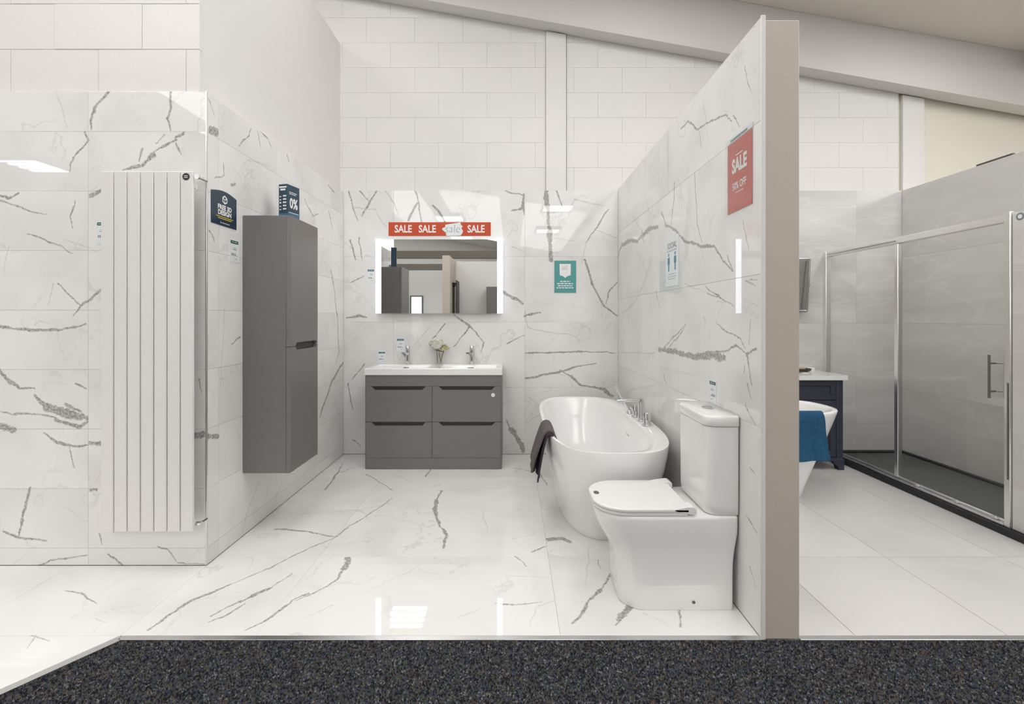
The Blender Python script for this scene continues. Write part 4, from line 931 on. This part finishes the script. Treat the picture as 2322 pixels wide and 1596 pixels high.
# ------------------------------------------------------------------ freestanding bath
def oval(cx, cy, a, b_, n, z, k=72): return [(x, y, z) for x, y in superellipse(cx, cy, a, b_, n, k)]
bcx, bcy, ba, bb, bz = 0.567, 3.225, 0.362, 0.858, 0.555
t = thing('bath', (bcx, bcy, 0), 'white freestanding bath with smooth curved sides along the dividing marble wall', 'bath')
rings = []
for z, f in ((0.0, 0.0), (0.004, 0.012), (0.03, 0.03), (0.10, 0.12), (0.20, 0.32), (0.30, 0.56), (0.40, 0.78), (0.48, 0.91), (0.53, 0.98), (0.548, 1.0), (bz, 0.995)):
    e = 0.5 * f + 0.5 * math.sin(f * math.pi / 2)
    rings.append(oval(bcx, bcy + 0.01 * (1 - e), 0.262 + (ba - 0.262) * e, 0.640 + (bb - 0.640) * e, 2.7 + 0.5 * f, z))
b = B(); b.loft(rings, True, False); bm = b.bm; bm.verts.ensure_lookup_table()
k = 72; last = [bm.verts[-k + i] for i in range(k)]
inner = []
icx = bcx - 0.038
for z, a, bq, cx, n in ((bz + 0.001, ba - 0.012, bb - 0.012, bcx, 3.2), (bz, ba - 0.058, bb - 0.024, icx, 3.2), (bz - 0.012, ba - 0.068, bb - 0.036, icx, 3.1), (0.40, ba - 0.100, bb - 0.100, icx, 3.0), (0.25, ba - 0.130, bb - 0.190, icx, 2.8), (0.16, ba - 0.165, bb - 0.280, icx, 2.7), (0.135, ba - 0.23, bb - 0.37, icx, 2.5)):
    inner.append([bm.verts.new(p) for p in oval(cx, bcy, a, bq, n, z)])
for A, C in zip([last] + inner, inner):
    for i in range(k):
        q = bm.faces.new((A[i], A[(i + 1) % k], C[(i + 1) % k], C[i])); q.smooth = True
bm.faces.new(inner[-1]).smooth = True
b.obj('tub', 'acrylic', t, sharp=1.4)
b = B(); b.box(0.7415, 0.7475, 2.955, 3.035, 0.488, 0.502, 0.003, 2); b.obj('overflow', 'chrome', t)
b = B(); b.lathe((icx, bcy, 0.1352), [(0, 0), (0.035, 0), (0.035, 0.004), (0.02, 0.009), (0, 0.009)], 20); b.obj('waste', 'chrome', t)

# deck mounted bath tap set
tz = bz + 0.0015; tx = 0.868
t = thing('bath_tap_set', (tx, 3.10, tz), 'chrome four-piece tap set with spout and hand shower on the bath rim', 'tap')
for y in (2.975, 3.245):
    b = B(); b.lathe((tx, y, tz), [(0, 0), (0.032, 0), (0.032, 0.006), (0.024, 0.009), (0.024, 0.078), (0.022, 0.084), (0, 0.084)], 24); b.obj('valve', 'chrome', t)
b = B(); b.lathe((tx, 3.11, tz), [(0, 0), (0.028, 0), (0.028, 0.005), (0.020, 0.008), (0.019, 0.150), (0, 0.150)], 20)
b.tube([(tx, 3.11, tz + 0.140), (tx - 0.07, 3.11, tz + 0.140), (tx - 0.160, 3.11, tz + 0.132)], 0.012, 14); b.obj('spout', 'chrome', t)
b = B(); b.lathe((tx - 0.012, 3.36, tz), [(0, 0), (0.026, 0), (0.026, 0.006), (0.016, 0.022), (0.0, 0.022)], 20); b.obj('shower_holder', 'chrome', t)
b = B(); b.tube([(tx - 0.012, 3.36, tz + 0.018), (tx - 0.058, 3.36, tz + 0.095), (tx - 0.112, 3.36, tz + 0.195)], [0.010, 0.012, 0.0145], 14); b.obj('hand_shower', 'chrome', t)

# dark towel folded over the bath rim
def drape(name, label, path, y0, y1, th, mats, cat, wave=0.006, along='Y', flare=0.03, ny=26):
    """cloth hung over an edge: path = (across, z) outer line, swept along the edge with soft folds"""
    t = thing(name, (0, 0, 0), label, cat)
    pts = [Vector((p[0], p[1])) for p in path]
    fine = []
    for i in range(len(pts) - 1):
        p_, a, c, d = pts[max(i - 1, 0)], pts[i], pts[i + 1], pts[min(i + 2, len(pts) - 1)]
        for s in range(6):
            q = s / 6; fine.append(0.5 * ((2 * a) + (-p_ + c) * q + (2 * p_ - 5 * a + 4 * c - d) * q * q + (-p_ + 3 * a - 3 * c + d) * q ** 3))
    fine.append(pts[-1])
    return t, fine
def sweep(t, name, fine, y0, y1, th, m, wave, flare, ny, phase, peak, along='Y', hem=0.0, flare_both=True):
    n = len(fine); outer = []; inner_ = []
    for j in range(ny + 1):
        q = j / ny; ro, ri = [], []
        for i, p in enumerate(fine):
            tn = (fine[min(i + 1, n - 1)] - fine[max(i - 1, 0)]).normalized(); nr = Vector((-tn.y, tn.x))
            hang = max(0.0, (peak - p.y)) / max(1e-6, peak - min(f.y for f in fine))
            w = wave * hang * (math.sin(q * 13 + phase) + 0.5 * math.sin(q * 29 + phase * 2)) * (0.5 + 0.5 * math.sin(i * 0.15 + phase))
            yy = y0 + (y1 - y0) * q
            yy += (q - (0.5 if flare_both else 0.0)) * flare * hang
            zz = p.y - hem * hang * math.sin(q * 3.1 + phase) * 0.5
            a = p + nr * w; c = a - nr * th
            P = (lambda u, v, z: (u, v, z)) if along == 'Y' else (lambda u, v, z: (v, u, z))
            ro.append(P(a.x, yy, a.y + (zz - p.y))); ri.append(P(c.x, yy, c.y + (zz - p.y)))
        outer.append(ro); inner_.append(ri)
    b = B(); loops = [o + i[::-1] for o, i in zip(outer, inner_)]
    b.loft(loops, True, True); return b.obj(name, m, t, sharp=1.3)
edge_x = 0.2085
path1 = [(0.120, 0.335), (0.136, 0.40), (0.156, 0.47), (0.176, 0.53), (0.192, 0.566), (0.218, 0.582), (0.246, 0.574), (0.264, 0.54), (0.276, 0.50), (0.284, 0.465)]
t, fine = drape('hand_towel', 'dark grey towel folded over the left rim of the white bath', path1, 2.84, 3.06, 0.008, None, 'towel')
t.location = (0.2, 2.95, 0.57)
sweep(t, 'outer_fold', fine, 2.74, 3.03, 0.010, 'towel_grey', 0.010, -0.06, 26, 0.6, 0.577, hem=0.05)
path2 = [(0.150, 0.305), (0.160, 0.37), (0.174, 0.45), (0.190, 0.52), (0.202, 0.557), (0.219, 0.570), (0.238, 0.565), (0.254, 0.532), (0.262, 0.49), (0.268, 0.455)]
_, fine2 = drape('x', '', path2, 0, 0, 0, None, ''); bpy.data.objects.remove(_)
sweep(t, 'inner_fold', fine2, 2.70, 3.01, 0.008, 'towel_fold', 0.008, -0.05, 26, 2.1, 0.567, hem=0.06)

# ------------------------------------------------------------------ close-coupled toilet
ty0, ty1, tb, tcy = 1.966, 2.322, 0.9655, 2.144
t = thing('toilet', (0.70, tcy, 0), 'white close-coupled toilet with closed lid against the dividing wall', 'toilet')
def plan(xf, hw, z, r, xb=tb, rb=0.02): return [(x, y, z) for x, y in rounded(xf, xb, tcy - hw, tcy + hw, (r, rb, rb, r), 10)]
prof = [(0.0, 0.474, 0.166, 0.10, 0.948), (0.006, 0.471, 0.168, 0.10, 0.949), (0.06, 0.469, 0.168, 0.10, 0.949), (0.13, 0.467, 0.168, 0.105, 0.949), (0.185, 0.461, 0.168, 0.11, 0.950), (0.225, 0.449, 0.168, 0.12, 0.953),
        (0.262, 0.428, 0.170, 0.13, 0.957), (0.295, 0.407, 0.1735, 0.135, 0.961), (0.325, 0.390, 0.1765, 0.14, 0.9645), (0.355, 0.378, 0.178, 0.14, 0.9655), (0.385, 0.372, 0.178, 0.14, 0.9655), (0.398, 0.373, 0.1775, 0.14, 0.9655), (0.404, 0.378, 0.173, 0.137, 0.9625)]
b = B(); b.loft([plan(xf, hw, z, r, xb) for z, xf, hw, r, xb in prof]); b.obj('pan', 'ceramic', t, sharp=1.2)
# cistern
cx0 = 0.828
b = B(); b.loft([[(x, y, z) for x, y in rounded(cx0 + i, tb - 0.0005, ty0 + 0.002 + i, ty1 - 0.002 - i, (0.05, 0.006, 0.006, 0.05), 8)] for z, i in ((0.4045, 0.010), (0.412, 0.003), (0.45, 0.001), (0.784, 0.0))]); b.obj('cistern', 'ceramic', t, sharp=1.2)
b = B(); b.loft([[(x, y, z) for x, y in rounded(cx0 - 0.004 + i, tb - 0.0005, ty0 - 0.003 + i, ty1 + 0.003 - i, (0.052, 0.006, 0.006, 0.052), 8)] for z, i in ((0.7865, 0.002), (0.789, 0.0), (0.822, 0.0), (0.829, 0.003), (0.832, 0.010))]); lid = b.obj('cistern_lid', 'ceramic', t, sharp=1.2)
fx_, fy_ = 0.905, tcy
b = B(); b.loft([[(x, y, z) for x, y in superellipse(fx_, fy_, 0.024 - i, 0.034 - i, 2.2, 28)] for z, i in ((0.8322, 0.0), (0.8365, 0.0), (0.838, 0.003))]); fb = b.obj('flush_button', 'chrome', lid)
b = B(); b.box(fx_ - 0.022, fx_ + 0.022, fy_ - 0.0015, fy_ + 0.0015, 0.8376, 0.8384); b.obj('button_split', 'gap', lid)
# seat and lid
def seat_plan(x0, hw, x1, r): return rounded(x0, x1, tcy - hw, tcy + hw, (r, 0.012, 0.012, r), 10)
b = B(); b.loft([[(x, y, z) for x, y in seat_plan(0.366 + i, 0.1765 - i, 0.752, 0.135)] for z, i in ((0.4065, 0.003), (0.408, 0.0), (0.418, 0.0), (0.420, 0.003))]); b.obj('seat', 'seat', t)
b = B(); b.loft([[(x, y, z) for x, y in seat_plan(0.363 + i, 0.1785 - i, 0.762, 0.137)] for z, i in ((0.4225, 0.002), (0.424, 0.0), (0.432, 0.0), (0.4355, 0.003), (0.4365, 0.008))]); lid2 = b.obj('lid', 'seat', t)
for s in (-1, 1):      # raised hinge corners of the lid
    yo = tcy + s * 0.1785; yi = tcy + s * 0.090
    pr = [(0.690, 0.424), (0.775, 0.408), (0.787, 0.420), (0.784, 0.440), (0.770, 0.4475), (0.745, 0.444), (0.690, 0.4365)]
    b = B(); b.prism(pr if s > 0 else pr[::-1], lambda u, v, n: (u, n, v), yo, yo - s * 0.055, 0.004, 2); b.obj('hinge', 'seat', lid2)
b = B(); b.loft([[(x, y, z) for x, y in superellipse(0.392, tcy + 0.01, 0.013, 0.020, 2, 24)] for z in (0.4366, 0.4373)]); bd = b.obj('badge', 'gap', lid2)
b = B(); b.cyl((0.775, tcy - 0.1712, 0.036), (0.775, tcy - 0.1690, 0.036), 0.0065, 14); b.obj('fixing_cap', 'gap', t)

# ------------------------------------------------------------------ display beyond the dividing wall
# navy vanity
nx0, nx1, nyf = 1.99, 2.718, 3.800
t = thing('vanity_unit', (2.35, 4.0, 0), 'navy blue panelled vanity unit beside the shower enclosure', 'cabinet')
b = B(); b.box(nx0 + 0.012, nx1 - 0.004, nyf + 0.016, 4.2330, 0.085, 0.738, 0.002, 1); b.obj('body', 'navy', t)
for x0, x1 in ((nx0, nx0 + 0.055), (nx1 - 0.055, nx1)):
    b = B(); b.box(x0, x1, nyf, nyf + 0.05, 0.085, 0.738, 0.003, 1); b.obj('corner_post', 'navy', t)
def framed_panel(name, x0, x1, z0, z1, y, fw=0.045):
    b = B()
    b.box(x0, x1, y, y + 0.0165, z1 - fw, z1, 0.002, 1); b.box(x0, x1, y, y + 0.0165, z0, z0 + fw, 0.002, 1)
    b.box(x0, x0 + fw, y, y + 0.0165, z0 + fw, z1 - fw, 0.002, 1); b.box(x1 - fw, x1, y, y + 0.0165, z0 + fw, z1 - fw, 0.002, 1)
    b.box(x0 + fw - 0.002, x1 - fw + 0.002, y + 0.009, y + 0.016, z0 + fw - 0.002, z1 - fw + 0.002); return b.obj(name, 'navy', t)
framed_panel('drawer', nx0 + 0.058, nx1 - 0.058, 0.575, 0.732, nyf + 0.0005, 0.042)
xc = (nx0 + nx1) / 2
for x0, x1, kx in ((nx0 + 0.058, xc - 0.0015, xc - 0.05), (xc + 0.0015, nx1 - 0.058, xc + 0.05)):
    d = framed_panel('door', x0, x1, 0.105, 0.570, nyf + 0.0005, 0.05)
    b = B(); b.lathe((0, 0, 0), [(0, 0), (0.006, 0), (0.006, 0.012), (0.014, 0.016), (0.014, 0.024), (0, 0.027)], 16)
    bmesh.ops.transform(b.bm, matrix=Matrix.Translation((kx, nyf, 0.50)) @ Matrix.Rotation(math.pi / 2, 4, 'X'), verts=b.bm.verts[:]); b.obj('knob', 'gap', d)
b = B(); b.box(nx0, nx1, nyf - 0.004, nyf + 0.02, 0.070, 0.100, 0.003, 1); b.obj('base_rail', 'navy', t)
for x0, x1, s in ((nx0 - 0.004, nx0 + 0.06, 1), (nx1 - 0.06, nx1 + 0.006, -1)):
    xa, xb = (x0, x1) if s > 0 else (x1, x0)
    pl = [(xa, 0.0), (xa + s * 0.045, 0.0), (xa + s * 0.050, 0.030), (xa + s * 0.085, 0.055), (xa + s * 0.085, 0.085), (xa, 0.085)]
    b = B(); b.prism(pl if s > 0 else pl[::-1], lambda u, v, n: (u, n, v), nyf - 0.006, nyf + 0.05, 0.002, 1); b.obj('foot', 'navy', t)
for x0 in (nx0 + 0.01, nx1 - 0.06):
    b = B(); b.box(x0, x0 + 0.05, 4.15, 4.20, 0, 0.085); b.obj('foot', 'navy', t)
t = thing('washbasin', (2.35, 4.0, 0.739), 'white basin top on the navy vanity unit', 'basin')
b = B(); x0, x1, y0, y1, zt, zb = nx0 - 0.03, nx1 + 0.035, nyf - 0.020, 4.2332, 0.775, 0.7385
bm = b.bm; ct = oval((x0 + x1) / 2, (y0 + y1) / 2 - 0.02, 0.20, 0.13, 2.3, zt, 32)
outer_ = [(x, y, zt) for x, y in superellipse((x0 + x1) / 2, (y0 + y1) / 2, (x1 - x0) / 2, (y1 - y0) / 2, 40, 32)]
r0 = [(p[0], p[1], zb) for p in outer_]
bowl = [ct, oval((x0 + x1) / 2, (y0 + y1) / 2 - 0.02, 0.19, 0.12, 2.3, zt - 0.012, 32), oval((x0 + x1) / 2, (y0 + y1) / 2 - 0.02, 0.13, 0.08, 2.2, zt - 0.034, 32)]
b.loft([r0, outer_] + bowl, True, True); b.obj('basin_slab', 'ceramic', t, sharp=0.5)
b = B(); b.box(x0, x1, 4.205, 4.2332, zt - 0.001, zt + 0.020, 0.004, 2); b.obj('upstand', 'ceramic', t)
dz = 0.7755
t = thing('soap_dish', (2.50, 4.06, dz), 'dark oblong dish with a pale wooden block on the white basin top', 'dish')
b = B(); b.loft([[(x, y, z) for x, y in superellipse(2.50, 4.10, a, c, 3.5, 36)] for z, a, c in ((dz, 0.105, 0.050), (dz + 0.006, 0.125, 0.065), (dz + 0.024, 0.135, 0.072), (dz + 0.026, 0.132, 0.069), (dz + 0.022, 0.124, 0.062), (dz + 0.010, 0.110, 0.052))]); b.obj('tray', 'dish', t)
b = B(); b.box(2.39, 2.575, 4.06, 4.14, dz + 0.012, dz + 0.036, 0.005, 2); b.obj('wooden_block', 'wood', t)

# tilting chrome mirror
t = thing('tilting_mirror', (2.33, 4.2, 1.54), 'small tilting chrome-framed mirror above the navy vanity unit', 'mirror')
mzc, mzh, mxl, mxr = 1.540, 0.232, 2.02, 2.655
tilt = math.radians(5)
def tm(x, v, n): return (x, 4.150 - v * math.sin(tilt) - n * math.cos(tilt), mzc + v * math.cos(tilt) - n * math.sin(tilt))
b = B(); b.prism([(mxl + 0.012, -mzh + 0.012), (mxr - 0.012, -mzh + 0.012), (mxr - 0.012, mzh - 0.012), (mxl + 0.012, mzh - 0.012)], tm, -0.004, 0.004); b.obj('mirror_glass', 'mirror', t)
b = B()
for a, c in (((mxl, -mzh), (mxr, -mzh)), ((mxr, -mzh), (mxr, mzh)), ((mxr, mzh), (mxl, mzh)), ((mxl, mzh), (mxl, -mzh))):
    b.cyl(tm(a[0], a[1], 0), tm(c[0], c[1], 0), 0.0105, 12)
b.obj('frame', 'chrome', t)
for x in (mxl - 0.012, mxr + 0.012):
    b = B(); b.cyl((x, 4.150, mzc), (x, 4.2336, mzc), 0.008, 12); b.cyl((x, 4.226, mzc), (x, 4.2336, mzc), 0.020, 16)
    b.obj('wall_pivot', 'chrome', t)

# second bath with blue towel
def bath_two():
    t = thing('bath', (1.72, 3.30, 0), 'white slope-sided bath behind the dividing wall end under a blue towel', 'bath')
    b = B(); rr = []
    for z, f in ((0.0, 0.0), (0.005, 0.02), (0.10, 0.14), (0.25, 0.40), (0.40, 0.66), (0.52, 0.86), (0.59, 0.97), (0.612, 1.0), (0.620, 0.985)):
        rr.append(oval(1.70 , 3.33, 0.330 + 0.235 * f, 0.215 + 0.115 * f, 2.6, z, 56))
    for z, a, c in ((0.620, 0.53, 0.295), (0.60, 0.515, 0.28), (0.40, 0.43, 0.22), (0.20, 0.33, 0.16), (0.17, 0.25, 0.11)): rr.append(oval(1.70, 3.33, a, c, 2.6, z, 56))
    b.loft(rr, True, True); b.obj('tub', 'acrylic', t, sharp=1.4)
bath_two()
p3 = [(2.975, 0.325), (2.985, 0.40), (2.990, 0.50), (2.986, 0.59), (3.000, 0.634), (3.03, 0.640), (3.055, 0.60), (3.075, 0.52), (3.092, 0.45)]
t, fine3 = drape('bath_towel', 'fluffy blue towel hung over the near rim of the slope-sided bath', p3, 0, 0, 0, None, 'towel')
t.location = (1.85, 3.0, 0.62)
sweep(t, 'outer_fold', fine3, 1.62, 2.015, 0.010, 'towel_blue', 0.006, 0.03, 30, 1.1, 0.64, along='X', hem=0.02, flare_both=False)
p4 = [(y + 0.012, z + (0.015 if i == 0 else (-0.010 if 3 < i < 7 else 0))) for i, (y, z) in enumerate(p3)]
_, fine4 = drape('x', '', p4, 0, 0, 0, None, ''); bpy.data.objects.remove(_)
p4f = [Vector((p.x, p.y)) for p in fine4[:22]]
sweep(t, 'inner_fold', p4f, 1.62, 2.005, 0.006, 'towel_blue', 0.005, 0.02, 30, 0.4, 0.64, along='X', hem=0.02, flare_both=False)

# shower enclosure: tray, framed glass front, side panel
sx = 2.870
t = thing('shower_tray', (3.19, 3.3, 0), 'long slate-black shower tray on the grey tiled floor', 'shower tray')
TX0, TX1, TY0, TY1 = 2.822, 3.564, 2.36, 4.2332
b = B()
b.box(TX0, TX0 + 0.085, TY0, TY1, 0.0005, 0.042, 0.004, 2); b.box(TX1 - 0.035, TX1, TY0, TY1, 0.0005, 0.042, 0.003, 1)
b.box(TX0 + 0.085, TX1 - 0.035, TY1 - 0.045, TY1, 0.0005, 0.042, 0.003, 1); b.box(TX0 + 0.085, TX1 - 0.035, TY0, TY0 + 0.045, 0.0005, 0.042, 0.003, 1); b.obj('raised_edge', 'tray_edge', t)
b = B(); b.box(TX0 + 0.084, TX1 - 0.034, TY0 + 0.044, TY1 - 0.044, 0.0005, 0.026); b.obj('tray_floor', 'tray', t)
b = B(); b.lathe((3.2, 2.75, 0.0262), [(0, 0), (0.055, 0), (0.055, 0.004), (0.045, 0.007), (0, 0.007)], 24); b.obj('waste_cover', 'chrome', t)

SZ0, SZ1, SY0, SY1 = 0.0425, 1.845, 2.645, 4.2335
t = thing('shower_enclosure', (sx, 3.45, SZ0), 'chrome-framed sliding glass shower front on the black tray', 'shower enclosure')
b = B(); b.box(sx - 0.022, sx + 0.022, SY1 - 0.034, SY1, SZ0, SZ1, 0.003, 1); b.obj('wall_profile', 'frame_alu', t)
b = B(); b.box(sx - 0.024, sx + 0.024, SY0, SY0 + 0.036, SZ0, SZ1 + 0.012, 0.003, 1); b.obj('end_post', 'frame_alu', t)
b = B(); b.box(sx - 0.020, sx + 0.020, SY0 + 0.036, SY1 - 0.034, SZ1 - 0.046, SZ1, 0.004, 2); b.obj('top_rail', 'frame_alu', t)
b = B(); b.box(sx - 0.026, sx + 0.016, SY0 + 0.036, SY1 - 0.034, SZ0, SZ0 + 0.016, 0.004, 2); b.box(sx - 0.002, sx + 0.010, SY0 + 0.036, SY1 - 0.034, SZ0 + 0.016, SZ0 + 0.030, 0.002, 1); b.obj('bottom_rail', 'frame_alu', t)
b = B(); b.cyl((sx - 0.028, SY1 - 0.060, SZ1 - 0.024), (sx - 0.028, 3.42, SZ1 - 0.024), 0.0085, 12); b.obj('guide_rod', 'chrome', t)
ym_ = 3.435
b = B(); b.box(sx + 0.002, sx + 0.008, ym_ + 0.004, SY1 - 0.034, SZ0 + 0.030, SZ1 - 0.046); b.obj('fixed_pane', 'clear', t)
b = B(); b.box(sx - 0.014, sx - 0.008, SY0 + 0.036, ym_ + 0.012, SZ0 + 0.020, SZ1 - 0.050); door = b.obj('sliding_door', 'clear', t)
b = B(); b.box(sx - 0.018, sx + 0.014, ym_ - 0.012, ym_ + 0.022, SZ0 + 0.030, SZ1 - 0.046, 0.003, 1); b.obj('middle_stile', 'frame_alu', t)
b = B(); hy, hx = 2.735, sx - 0.052
b.cyl((hx, hy, 0.775), (hx, hy, 1.030), 0.0065, 12)
for z in (0.815, 0.980): b.cyl((hx, hy, z), (sx - 0.0142, hy, z), 0.005, 10)
b.obj('handle', 'gap', door)
b = B(); b.cyl((sx + 0.040, hy, 0.775), (sx + 0.040, hy, 1.030), 0.0065, 12)
for z in (0.815, 0.980): b.cyl((sx + 0.040, hy, z), (sx - 0.0078, hy, z), 0.005, 10)
b.obj('handle', 'satin', door)
for y in (2.74, 2.98, 3.27):
    b = B(); b.box(sx - 0.022, sx - 0.002, y - 0.014, y + 0.014, SZ0 + 0.0165, SZ0 + 0.036, 0.003, 1); b.obj('door_guide', 'satin', t)
b = B(); b.box(sx - 0.0262, sx - 0.0245, SY0 + 0.008, SY0 + 0.016, 0.32, 0.875); b.obj('dark_reflection_strip', 'gap', t)  # dark strip stands in for a dark reflection on the post
# return panel that closes the near end of the shower
t = thing('shower_side_panel', (3.2, 2.62, 0.043), 'pale grey stone-effect panel closing the near end of the shower', 'panel')
b = B(); b.box(sx - 0.016, TX1 - 0.002, 2.42, 2.643, 0.0425, 1.845, 0.003, 1); b.obj('board', 'stone_wall', t)
b = B(); b.cyl((sx - 0.0175, 2.600, 1.818), (sx - 0.0158, 2.600, 1.818), 0.021, 28); st = b.obj('sticker', 'grey_ink', t); st['label'] = 'round dark sticker with pale centre'
b = B(); b.cyl((sx - 0.0183, 2.600, 1.818), (sx - 0.0172, 2.600, 1.818), 0.012, 20); b.obj('sticker_centre', 'white_card', st)
# short dark strip along the top of the right wall
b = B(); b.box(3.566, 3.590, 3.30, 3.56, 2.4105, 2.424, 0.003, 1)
tag(b.obj('dark_strip', 'dark_steel'), 'short dark strip lying on top of the grey tiled wall', 'strip')

# goods behind the viewer that the lit mirror shows
t = thing('radiator', (-1.11, -0.7, 0.3), 'tall black radiator in the booth behind the viewer, seen only in the mirror', 'radiator')
for k in range(6):
    b = B(); b.box(-1.075, -1.060, -0.96 + k * 0.075, -0.89 + k * 0.075, 0.2, 1.97, 0.003, 1); b.obj('panel', 'black', t)
for z in (0.26, 1.90):
    b = B(); b.box(-1.148, -1.075, -0.95, -0.52, z - 0.02, z + 0.02); b.obj('header_pipe', 'black', t)
t = thing('tall_cabinet', (-0.33, -0.97, 0.4), 'tall mid-grey cabinet in the booth behind the viewer, seen only in the mirror', 'cabinet')
b = B(); b.box(-0.51, -0.14, -1.098, -0.86, 0.4, 1.865, 0.003, 1); b.obj('body', 'grey_matt', t)
for z0, z1 in ((0.4, 1.10), (1.104, 1.865)):
    b = B(); b.box(-0.51, -0.14, -0.8595, -0.84, z0, z1, 0.004, 1); b.obj('door', 'grey_matt', t)
